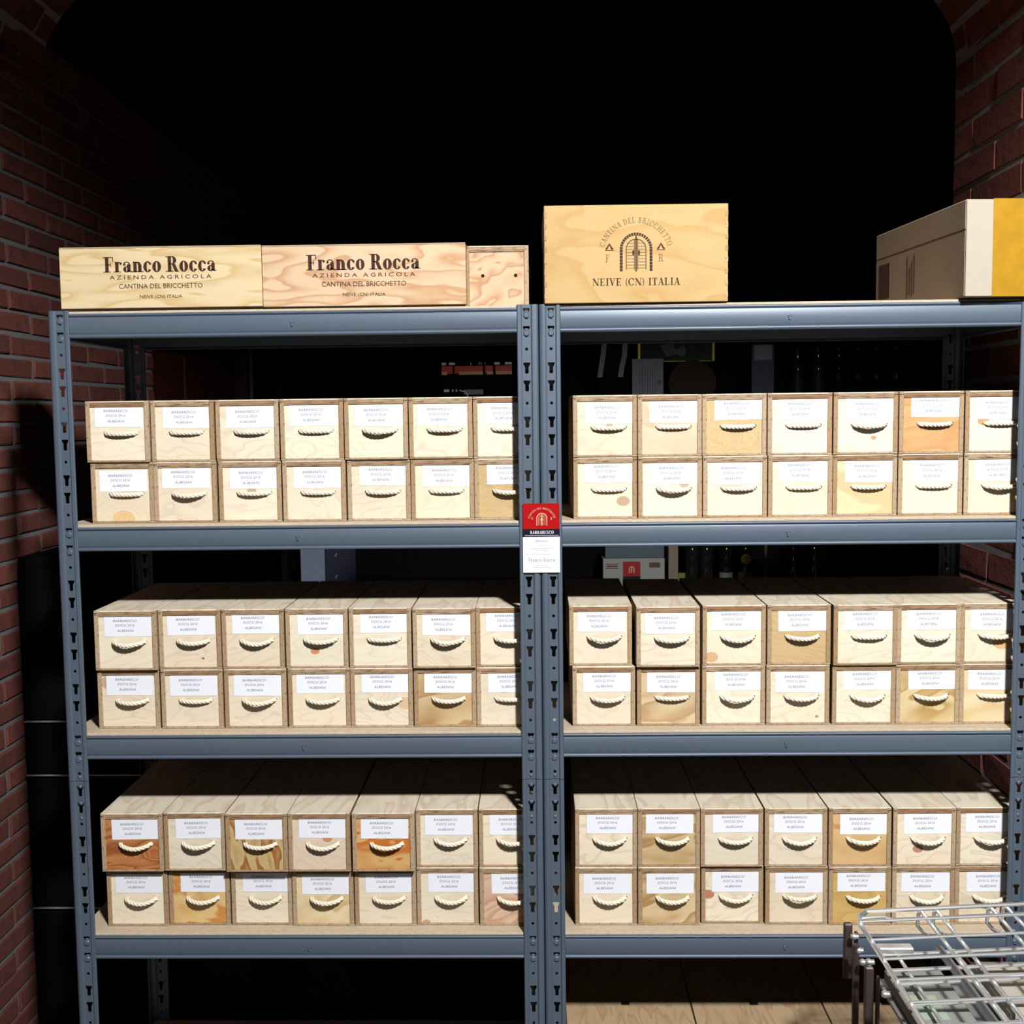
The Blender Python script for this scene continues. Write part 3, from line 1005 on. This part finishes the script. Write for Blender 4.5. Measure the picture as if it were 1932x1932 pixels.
def long_box(x0, label, tone, late, sd, fig, con, y=.0, dz=.0):
    W = .531
    H = .1625
    b = thing('wooden_case', label, 'wooden case', (x0 + W / 2, y, ZT + dz), 0, 'printed long wine cases')
    o = MB().bbox(-W / 2, W / 2, 0, .0095, .004, H - .004, .0012).obj('front_panel', M['wood'], b)
    grain(o, tone, late, sd, fig, con)
    MB().bbox(-W / 2 + .0005, W / 2 - .0005, .0096, BW, 0, .0052, .001).obj('bottom_panel', M['ply'], b)
    o = MB().bbox(-W / 2 + .0005, W / 2 - .0005, .0005, BW, H - .0038, H, .001).obj('lid', M['wood'], b)
    grain(o, (.42, .33, .22), (.26, .18, .10), sd + 2, (4, 20, 5), .6)
    for sx in (-1, 1):
        MB().bbox(sx * (W / 2 - .007) - .005, sx * (W / 2 - .007) + .005, .0097, BW - .011, .0055, H - .0042, .001).obj('end_panel', M['ply'], b)
    MB().bbox(-W / 2, W / 2, BW - .0095, BW, .0055, H - .0042, .001).obj('back_panel', M['ply'], b)
    mb = MB()
    serif_text(mb, 'Franco Rocca', 0, .1165, .294, .0395, 0, .25, .03)
    mb.obj('brand_lettering', M['brand'], b, (0, -.0006, 0))
    mb = sans([('AZIENDA AGRICOLA', 0, .0835, .268, .0100, 1.45), ('CANTINA DEL BRICCHETTO', 0, .0605, .220, .0125, 1), ('NEIVE (CN) ITALIA', 0, .0320, .111, .0108, 1)])
    mb.obj('small_lettering', M['brand'], b, (0, -.0006, 0))
    return b


long_box(-1.2495, 'long pale yellow printed wooden case on top of the left rack, beside the brick wall', (.60, .49, .30), (.47, .31, .11), 3.3, (3.0, 15, 6), 1.0, 0, .0022)
long_box(-.7170, 'long pinkish printed wooden case with swirling grain, in the middle of the left rack top', (.58, .43, .28), (.40, .19, .07), 12.7, (3.2, 13, 7), 1.0)

b = thing('wine_box', 'wooden wine box with two empty rope holes and no label, on the left rack top', 'wine box', (-.1085, .095, Z0 + .2798), 0)
fp = front_panel(dx=.006, hz=.085).obj('front_panel', M['wood'], b)
grain(fp, (.56, .40, .26), (.36, .17, .07), 5.9, (9, 14, 6), 1.1, .35)
put('side_panel', SIDE, b, (-BW / 2, 0, 0))
put('side_panel', SIDE, b, (BW / 2 - WT, 0, 0))
put('bottom_panel', BOT, b)
put('back_panel', BACK, b)
put('lid_edge', LID, b)
grain(put('lid', LIDT, b), (.62, .52, .37), (.40, .30, .19), 3.1, (4, 20, 5), .7)
for sx in (-1, 1):
    put('lid_stop', CAP, b, (sx * (BW / 2 - WT * .55), .0002, BH - .0098), (-PI / 2, 0, 0))
for sx in (-1, 1):
    MB().lathe([(.0001, 0), (.0052, 0), (.0052, .006), (.0001, .006)], 10).obj('hole_shade', M['hole'], b, (.006 + sx * .044, .0085, .085), (-PI / 2, 0, 0))  # dark disc closing the hole, painted in place of its shade

# big crate with the archway emblem
CW, CH, CD = .474, .2500, .335
b = thing('wooden_crate', 'large golden wooden crate printed with an archway emblem, on the right rack top', 'wooden crate', (.0180 + CW / 2, -.004, Z0 + .2798), math.radians(.8))
o = MB().bbox(-CW / 2, CW / 2, 0, .012, 0, CH - .001, .0014).obj('front_panel', M['wood'], b)
grain(o, (.46, .32, .135), (.40, .215, .055), 21.4, (4, 9, 4), .8)
for sx in (-1, 1):
    MB().bbox(sx * (CW / 2 - .006) - .006, sx * (CW / 2 - .006) + .006, .0125, CD, 0, CH - .011, .001).obj('side_panel', M['ply'], b)
    for k in range(8):
        z = .012 + k * .0295
        MB().box(sx * (CW / 2 - .0035) - .0035, sx * (CW / 2 - .0035) + .0035, -.0008, .002, z, z + .013).obj('finger_joint', M['ply'], b)
MB().bbox(-CW / 2 + .0125, CW / 2 - .0125, CD - .012, CD, 0, CH - .011, .001).obj('back_panel', M['ply'], b)
MB().bbox(-CW / 2 + .0125, CW / 2 - .0125, .0125, CD - .0125, 0, .010, .001).obj('bottom_panel', M['ply'], b)
o = MB().bbox(-CW / 2 + .0005, CW / 2 - .0005, .0125, CD, CH - .0105, CH, .001).obj('lid', M['wood'], b)
grain(o, (.60, .45, .22), (.45, .28, .1), 8.8)
mb = MB()
serif_text(mb, 'NEIVE (CN) ITALIA', 0, .0530, .226, .0185, 0, .17)
mb.obj('town_lettering', M['brand'], b, (0, -.0006, 0))
mb = MB()
doorway_emblem(mb, 0, .0795, .084, .0985, 0)
roof_mark(mb, -.069, .1420, .022, 0)
roof_mark(mb, .064, .1420, .022, 0)
mb.obj('archway_emblem', M['brand'], b, (0, -.0006, 0))
mb = MB()
serif_arc(mb, 'CANTINA DEL BRICCHETTO', 0, .1180, .0850, math.radians(164), math.radians(16), .0140, 0, .13)
serif_text(mb, 'F', -.074, .1135, .010, .019, 0, .14)
serif_text(mb, 'R', .064, .1135, .0135, .019, 0, .14)
mb.obj('arched_lettering', M['brandsoft'], b, (0, -.0006, 0))

# cardboard carton at the right end
KW, KD, KH = .325, .63, .2450
b = thing('cardboard_carton', 'brown cardboard carton with amber tape overhanging the right rack top', 'carton', (1.0875 + KW / 2, -.020, Z0 + .2798), math.radians(4.5))
MB().bbox(-KW / 2, KW / 2, .004, KD, 0, KH, .003).obj('carton_body', M['carton'], b)
MB().bbox(-KW / 2 + .001, KW / 2 - .001, 0, .0042, .001, KH - .001, .0015).obj('end_flap', M['cartonend'], b)
MB().bbox(-KW / 2 + .070, -KW / 2 + .205, -.0010, .0002, .0005, KH + .0012, .0004).box(-KW / 2 + .070, -KW / 2 + .205, -.0005, .12, KH - .0002, KH + .0010).obj('packing_tape', M['tape'], b)
mb = MB()
for k in range(4):
    mb.box(-KW / 2 - .0008, -KW / 2 + .001, .325 + .017 * k, .325 + .017 * k + .006, .042 - .006 * (k % 2), .150 - .016 * (k % 3))
mb.obj('printed_lines', M['cartonprint'], b)
MB().box(-KW / 2 - .0008, -KW / 2 + .001, .515, .600, .048, .150).obj('printed_square', M['cartonprint'], b)
MB().box(-KW / 2 - .0005, -KW / 2 + .001, .004, KD - .004, KH * .69, KH * .70).obj('side_crease', M['cartonprint'], b)

# crates lying on the lowest shelf of the right rack
ZB = TOPS[4] + .0062
for k, (x0, xw, nm) in enumerate(((.0625, .3645, 'next to the middle posts'), (.431, .379, 'in the middle'), (.814, .379, 'behind the wire cart'))):
    HC = Z0 - 1.735 - ZB
    b = thing('wooden_crate', 'brown wooden crate on the bottom shelf of the right rack, %s' % nm, 'wooden crate', (x0 + xw / 2, .035, ZB), 0, 'crates on the bottom shelf')
    o = MB().bbox(-xw / 2, xw / 2, 0, .5, HC - .012, HC, .0015).obj('lid', M['lidwood'], b)
    grain(o, (.46, .33, .20), (.30, .18, .09), 2.2 + k * 1.7, (3.5, 22, 5), .85)
    o = MB().bbox(-xw / 2, xw / 2, .002, .012, 0, HC - .0125, .0015).obj('front_panel', M['wood'], b)
    grain(o, (.50, .38, .23), (.34, .22, .1), 6.1 + k)
    for sx in (-1, 1):
        MB().bbox(sx * (xw / 2 - .006) - .0055, sx * (xw / 2 - .006) + .0055, .0125, .5, 0, HC - .0125, .001).obj('side_panel', M['ply'], b)
    MB().bbox(-.020, .004, .195, .215, HC, HC + .0012, .0005).obj('staple', M['darkwood'], b)

# ------------------------------------------------------------------ cards on the middle posts
b = thing('wine_label', 'red wine label with a golden archway, stuck across the middle posts', 'label', (.0035, -.0034, Z0 - .2395))
MB().bbox(-.0485, .0480, -.0012, 0, -.0680, 0, .0003).obj('red_field', M['red'], b)
MB().bbox(-.0485, .0480, -.0014, 0, -.0880, -.0683, .0003).obj('black_band', M['black'], b)
mb = MB()
doorway_emblem(mb, .0015, -.0590, .0285, .0340, 0, True)
mb.obj('archway_emblem', M['gold'], b, (0, -.0017, 0))
mb = MB()
serif_arc(mb, 'CANTINA DEL BRICCHETTO', .0015, -.0480, .0325, math.radians(165), math.radians(15), .0055, 0, .14)
serif_text(mb, 'F', -.0235, -.0400, .0042, .0065, 0, .14)
serif_text(mb, 'R', .0265, -.0400, .0050, .0065, 0, .14)
mb.obj('arched_lettering', M['gold'], b, (0, -.0017, 0))
mb = MB()
serif_text(mb, 'BARBARESCO', .0015, -.0765, .0620, .0085, 0, .2)
mb.poly(R4(-.044, -.0850, .045, -.0840), 0)
mb.obj('name_lettering', M['paper'], b, (0, -.0019, 0))
b = thing('wine_label', 'white printed label stuck below the red label on the middle posts', 'label', (.0035, -.0034, Z0 - .3280))
MB().bbox(-.0490, .0485, -.0010, 0, -.0950, .0, .0003).obj('label_sheet', M['paper'], b)
mb = sans([('Albesani', 0, -.0105, .034, .0060, 1), ('2016', 0, -.0225, .012, .0040, 1)], 0, .2)
serif_text(mb, 'Franco Rocca', 0, -.0610, .070, .0100, 0, .14)
mb.obj('label_text', M['print'], b, (0, -.0013, 0))
mb = MB()
for x0, x1, z in ((-.028, .030, -.0315), (-.016, .016, -.0365), (-.044, -.034, -.0460), (-.026, .026, -.0465), (-.018, .018, -.0780), (-.024, .024, -.0830)):
    mb.poly(R4(x0, z, x1, z + .0016), 0)
mb.obj('print_lines', M['paleprint'], b, (0, -.0013, 0))

# ------------------------------------------------------------------ wire cart in front
b = thing('wire_cart', 'zinc plated wire basket cart standing in front of the right rack', 'cart', (.765, -.26, 0))
CT = Z0 - 1.240
SL = .048
CWID, CLEN = .62, .66


def zc(x, z):
    return z + SL * x


def wire(name, a, bb, r, n=8):
    return MB().tube([a, bb], r, n).obj(name, M['chrome'], b, smooth=True)


wire('top_rail', (.030, 0, zc(.03, CT)), (CWID, 0, zc(CWID, CT)), .0056)
MB().tube([(.010, -.036, zc(0, CT)), (.060, -.036, zc(.05, CT + .002)), (.085, -.036, zc(.08, CT - .008)), (CWID, -.036, zc(CWID, CT - .010))], .0050, 8).obj('second_rail', M['chrome'], b, smooth=True)
for k in range(7):
    y = -.066 - .0975 * k
    if -y < CLEN + .02:
        wire('cross_wire', (-.004, y, zc(0, CT + .004)), (CWID, y, zc(CWID, CT + .004)), .0035)
MB().tube([(.030, 0, CT), (.010, -.020, CT - .001), (0, -.055, CT - .002), (0, -CLEN, CT - .002)], .0062, 8).obj('side_rail', M['chrome'], b, smooth=True)
wire('side_rail', (CWID, 0, zc(CWID, CT)), (CWID, -CLEN, zc(CWID, CT)), .0062)
for x in (.165, .203, .335, .373, .505, .543):
    pts = [(x, -CLEN, zc(x, CT - .005)), (x, -.012, zc(x, CT - .005)), (x - .004, .004, zc(x, CT - .012)), (x - .006, .006, zc(x, CT - .045)), (x + .008, .0, zc(x, CT - .062)), (x + .020, -.010, zc(x, CT - .064))]
    MB().tube(pts, .0046, 8).obj('long_wire', M['chrome'], b, smooth=True)
LT = CT - .092
for y in (-.045, -.125, -.190, -.285, -.38, -.475, -.57):
    wire('lower_cross_wire', (.045, y, zc(.04, LT)), (CWID, y, zc(CWID, LT)), .0050)
for x in (.10, .24, .275, .41, .445, .57):
    wire('lower_long_wire', (x, -.02, zc(x, LT - .009)), (x, -CLEN, zc(x, LT - .009)), .0046)
MB().tube([(.205, -.02, LT + .006), (.205, -CLEN, LT + .006)], .0105, 8).obj('lower_spine', M['steel'], b, smooth=True)
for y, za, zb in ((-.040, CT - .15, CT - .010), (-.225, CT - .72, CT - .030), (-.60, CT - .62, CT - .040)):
    MB().bbox(-.034, -.014, y - .008, y + .008, za, zb, .003).bbox(-.012, -.004, y - .022, y - .010, za + .02, zb - .015, .002).obj('corner_post', M['shadezinc'], b)
for k, y in enumerate((-.072, -.118, -.152, -.205, -.33, -.48)):
    MB().lathe([(.0001, .010), (.006, .009), (.0085, .004), (.0085, .0), (.0065, -.002), (.0065, -.010)], 10).obj('bolt_head', M['chrome'], b, (-.016, y, CT - .030 - .013 * (k % 3)), (0, -PI / 2, 0), True)
MB().bbox(.050, .135, -.050, -.020, LT + .006, LT + .022, .003).obj('clip_plate', M['chrome'], b)
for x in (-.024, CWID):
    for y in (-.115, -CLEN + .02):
        MB().tube([(x, y, .10), (x, y, CT - .03)], .0085, 8).obj('leg', M['shadezinc'] if x < 0 else M['chrome'], b, smooth=True)
        MB().lathe([(.0001, -.014), (.045, -.014), (.05, -.009), (.05, .009), (.045, .014), (.0001, .014)], 14).obj('caster', M['dark'], b, (x, y, .05), (PI / 2, 0, 0), True)
for y in (-.115, -CLEN + .02):
    wire('leg_brace', (-.024, y, CT - .50), (CWID, y, CT - .50), .006)
for x in (-.024, CWID):
    wire('leg_brace', (x, -.115, CT - .50), (x, -CLEN + .02, CT - .50), .006)
# flat packs lying in the lower basket
PK = LT - .030
for k, (x0, x1, y0, y1, m, lab) in enumerate((
        (.270, .600, -.300, -.050, 'cartonend', 'pale flat pack lying in the wire cart basket, farthest to the back'),
        (.270, .600, -.640, -.320, 'paper', 'white flat pack lying in the wire cart basket, towards the front'),
        (.060, .195, -.640, -.060, 'whitebox', 'narrow grey flat pack with green stickers at the side of the wire cart basket'))):
    p = thing('flat_pack', lab, 'flat pack', (.765 + (x0 + x1) / 2, -.26 + (y0 + y1) / 2, PK - .032 + SL * (x0 + x1) / 2), 0, 'flat packs in the wire cart')
    hx, hy = (x1 - x0) / 2, (y1 - y0) / 2
    MB().bbox(-hx, hx, -hy, hy, 0, .030, .002).obj('pack_body', M[m], p)
    if k == 2:
        MB().box(-.060, .010, .05, .16, .0302, .0308).obj('sage_sticker', M['sage'], p)
        MB().box(-.050, .0, -.14, -.06, .0302, .0308).obj('green_sticker', M['green'], p)
deck = MB().bbox(.05, CWID - .01, -CLEN + .01, -.03, PK - .044, PK - .034, .001).obj('basket_floor', M['steel'], b)

# ------------------------------------------------------------------ the dark back of the cellar
for x0, x1, zs in ((XL + .01, -.95, (-.991, -1.170, -1.618)),):
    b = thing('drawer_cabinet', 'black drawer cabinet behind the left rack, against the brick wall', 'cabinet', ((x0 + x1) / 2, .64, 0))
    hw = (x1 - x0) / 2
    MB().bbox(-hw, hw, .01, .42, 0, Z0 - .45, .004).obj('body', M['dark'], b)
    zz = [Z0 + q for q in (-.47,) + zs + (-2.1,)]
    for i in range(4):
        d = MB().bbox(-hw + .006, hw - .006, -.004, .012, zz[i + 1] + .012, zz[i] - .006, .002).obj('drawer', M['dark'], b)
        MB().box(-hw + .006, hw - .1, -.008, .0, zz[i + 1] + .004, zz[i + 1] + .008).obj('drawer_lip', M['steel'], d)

YB = 3.5
# shelf unit along the far wall
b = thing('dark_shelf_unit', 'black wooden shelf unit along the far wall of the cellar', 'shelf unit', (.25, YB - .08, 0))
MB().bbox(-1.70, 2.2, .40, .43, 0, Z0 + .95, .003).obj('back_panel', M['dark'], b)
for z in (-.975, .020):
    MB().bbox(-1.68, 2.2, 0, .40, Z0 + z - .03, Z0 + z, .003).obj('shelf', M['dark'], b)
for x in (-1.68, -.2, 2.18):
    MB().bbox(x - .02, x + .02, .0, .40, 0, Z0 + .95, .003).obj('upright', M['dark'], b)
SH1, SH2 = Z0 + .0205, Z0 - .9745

b = thing('paper_sheet', 'grey paper notice with vertical lines of print on the dark far shelf', 'notice', (.597, YB - .10, SH1))
MB().bbox(-.085, .085, 0, .003, 0, .262, .001).obj('sheet', M['greypaper'], b)
mb = MB()
for k in range(7):
    mb.box(-.045 + .014 * k, -.045 + .014 * k + (.004 if k % 2 else .0025), -.0008, .001, .02 + .01 * (k % 3), .19 + .015 * ((k * 2) % 3))
mb.obj('print_lines', M['greyink'], b)
MB().lathe([(.0001, 0), (.012, 0), (.012, .0012), (.0001, .0012)], 12).obj('round_stamp', M['greyink'], b, (.062, -.0001, .135), (PI / 2, 0, 0))
b = thing('dark_board', 'black upright board with two narrow grey paper strips, beside the notice', 'board', (.415, YB - .085, SH1))
MB().bbox(-.085, .088, 0, .02, 0, .40, .002).obj('board', M['dark'], b)
for k, x in enumerate((-.061, .052)):
    mb = MB()
    pts = [(-.018, .165), (-.010, .22), (.000 + .004 * k, .28), (.010, .375)]
    for j in range(3):
        (xa, za), (xb, zb) = pts[j], pts[j + 1]
        mb.add([(xa - .014, -.003, za), (xa + .014, -.003, za), (xb + .014, -.003, zb), (xb - .014, -.003, zb), (xa - .014, 0, za), (xa + .014, 0, za), (xb + .014, 0, zb), (xb - .014, 0, zb)],
               [(0, 1, 2, 3), (7, 6, 5, 4), (0, 3, 7, 4), (1, 5, 6, 2), (0, 4, 5, 1), (3, 2, 6, 7)])
    mb.obj('paper_strip', M['greypaper'], b, (x, 0, 0))

b = thing('picture_frame', 'gilt framed dark picture hanging behind the notice', 'picture', (.797, YB + .309, Z0 + .279))
f = MB()
f.bbox(-.225, -.203, -.02, .01, 0, .34, .005).bbox(.203, .225, -.02, .01, 0, .34, .005).bbox(-.203, .203, -.018, .01, 0, .009, .003).bbox(-.195, .195, -.018, .01, .322, .34, .004)
f.obj('frame', M['goldframe'], b)
MB().box(-.204, .204, -.004, .006, .008, .323).obj('canvas', M['picture'], b)
MB().poly([(-.06, .03), (-.09, .10), (-.02, .11), (.0, .07), (.05, .10), (.06, .05), (.04, .03), (.0, .045)], -.0048).obj('pale_figure', M['greypaper'], b)

b = thing('rust_disc', 'dull rust coloured round board leaning below the gilt picture', 'board', (.845, YB - .06, SH1))
MB().plate([(.13 * math.cos(2 * PI * k / 24), .128 + .127 * math.sin(2 * PI * k / 24)) for k in range(24)], [], 0, .012).obj('board', M['rust'], b)
b = thing('tagged_panel', 'dark upright panel with a grey tag at its top, beyond the gilt picture', 'panel', (1.232, YB - .05, SH1))
MB().bbox(-.062, .062, 0, .02, 0, .335, .002).obj('panel', M['navy'], b)
MB().bbox(-.048, .048, -.002, .0, .248, .333, .0005).obj('tag', M['greypaper'], b)

# a wrapped red pack on the far shelf
b = thing('bottle_crate', 'dark film wrapped crate with a red orange band of bottle labels', 'crate', (-.332, YB - .14, SH1))
MB().bbox(-.195, .195, 0, .16, 0, .262, .004).obj('crate_body', M['dark'], b)
for x0, x1 in ((-.195, -.135), (-.125, .030), (.042, .085), (.098, .188)):
    MB().bbox(x0, x1, -.004, .001, .192, .235, .001).obj('red_label', M['redpack'], b)
for x0, x1 in ((-.195, -.165), (-.100, .030), (.050, .085), (.100, .188)):
    MB().bbox(x0, x1, -.0048, .001, .186, .205, .001).obj('peach_edge', M['peach'], b)
for i, (x0, x1, z) in enumerate(((-.195, -.170, .243), (-.155, -.122, .243), (-.038, -.033, .243), (.008, .012, .243), (.018, .022, .243), (.040, .043, .243), (.092, .122, .243), (.15, .188, .243), (-.185, -.155, .098), (-.14, -.132, .098), (-.12, -.112, .098))):
    MB().bbox(x0, x1, -.0045, .001, z - .004, z + .010, .0012).obj('film_glint', M['film'], b)
MB().tube([(-.10, -.004, .102), (-.07, -.006, .094), (-.055, -.007, .075), (-.052, -.007, .05)], .004, 6).obj('film_glint', M['film'], b)
MB().bbox(-.075, .03, -.004, .001, .078, .106, .002).obj('film_glint', M['greypaper'], b)

# bottles: dark glass standing on the far shelves
bp = [(.0001, 0), (.036, 0), (.0375, .004), (.0375, .195), (.034, .215), (.020, .238), (.0145, .255), (.0140, .300), (.0155, .301), (.0155, .312), (.0001, .313)]
BOT_ME = MB().lathe(bp, 20).mesh('bottle', M['bottle'], True)
BL_ME = MB().lathe([(.0378, .05), (.0378, .14)], 20).mesh('bottle_label', M['black'], True)
spots = [(1.44, 'first'), (1.545, 'second'), (1.655, 'third'), (1.765, 'fourth'), (1.875, 'fifth'), (1.985, 'sixth')]
for x, nm in spots:
    b = thing('wine_bottle', 'dark wine bottle on the far upper shelf, %s of six from the tagged panel' % nm, 'bottle', (x, YB + rnd.uniform(-.03, .06), SH1), 0, 'bottles on the far upper shelf')
    put('glass', BOT_ME, b)
    put('bottle_label', BL_ME, b)

# things on the lower far shelf
b = thing('pale_board', 'pale grey blue upright board behind the left rack', 'board', (-1.276, YB - .06, SH2))
MB().bbox(-.068, .068, 0, .02, 0, .26, .002).obj('board', M['pale'], b)
b = thing('navy_board', 'navy board with two pale glint marks beside the pale grey blue board', 'board', (-1.120, YB - .05, SH2))
MB().bbox(-.085, .085, 0, .02, 0, .26, .002).obj('board', M['navy'], b)
for z in (.07, .19):
    MB().tube([(-.03, -.004, z - .010), (-.02, -.008, z + .008)], .006, 6).obj('pale_glint', M['greypaper'], b)  # pale bits standing in for whitish glints on the board
b = thing('white_carton', 'off white carton with a red label on the far lower shelf', 'carton', (.516, YB - .12, SH2))
MB().bbox(-.170, .170, 0, .2, 0, .163, .003).obj('carton_body', M['whitebox'], b)
MB().bbox(-.060, .036, -.002, .001, .030, .146, .0005).obj('red_label', M['dimred'], b)
MB().bbox(-.060, .036, -.0025, .001, .046, .064, .0005).obj('black_band', M['black'], b)
mb = MB()
doorway_emblem(mb, -.012, .082, .030, .038, 0, False)
mb.obj('archway_emblem', M['gold'], b, (0, -.0028, 0))
MB().bbox(-.155, -.085, -.001, .001, .108, .112, .0003).bbox(-.155, -.085, -.001, .001, .130, .134, .0003).bbox(-.150, -.09, -.001, .001, .117, .125, .0003).bbox(.085, .145, -.001, .001, .112, .140, .0003).obj('print_lines', M['cartonprint'], b)
b = thing('blue_carton', 'slate blue carton standing on the off white carton', 'carton', (.522, YB - .10, SH2 + .1635))
MB().bbox(-.163, .163, 0, .17, 0, .08, .003).obj('carton_body', M['bluebox'], b)
b = thing('tan_board', 'tan upright board with a green sticker beside the off white carton', 'board', (.740, YB - .06, SH2))
MB().bbox(-.027, .027, 0, .02, 0, .24, .002).obj('board', M['tan'], b)
MB().bbox(.0275, .066, -.002, .016, .0, .072, .001).obj('green_sticker', M['green'], b)
for k, (x, lab, m) in enumerate(((.845, None, None), (.925, 'plain dark bottle between the tan board and the teal label', None), (1.034, 'dark bottle with a grey teal label on the far lower shelf', 'teal'),
                                 (1.139, 'dark bottle with a grey label and a gold seal on the far lower shelf', 'greypaper'), (1.405, 'dark bottle with bluish glints, nearer the tan post', None), (1.52, 'dark bottle with bluish glints, farther from the tan post', None))):
    if lab is None:
        lab = 'plain dark bottle next to the green sticker of the tan board'
    b = thing('wine_bottle', lab, 'bottle', (x, YB - .05, SH2), 0, 'bottles on the far lower shelf')
    put('glass', BOT_ME, b)
    if m:
        MB().lathe([(.0382, .035), (.0384, .075)], 20).obj('bottle_label', M[m], b, smooth=True)
    if m == 'greypaper':
        MB().lathe([(.0001, .003), (.028, .002), (.030, 0)], 16).obj('gold_seal', M['goldframe'], b, (0, -.0385, .150), (PI / 2, 0, 0), True)
b = thing('tan_post', 'thin tan wooden post standing among the far bottles', 'post', (1.254, YB - .05, SH2))
MB().bbox(-.009, .009, 0, .02, 0, .25, .002).obj('post', M['tan'], b)
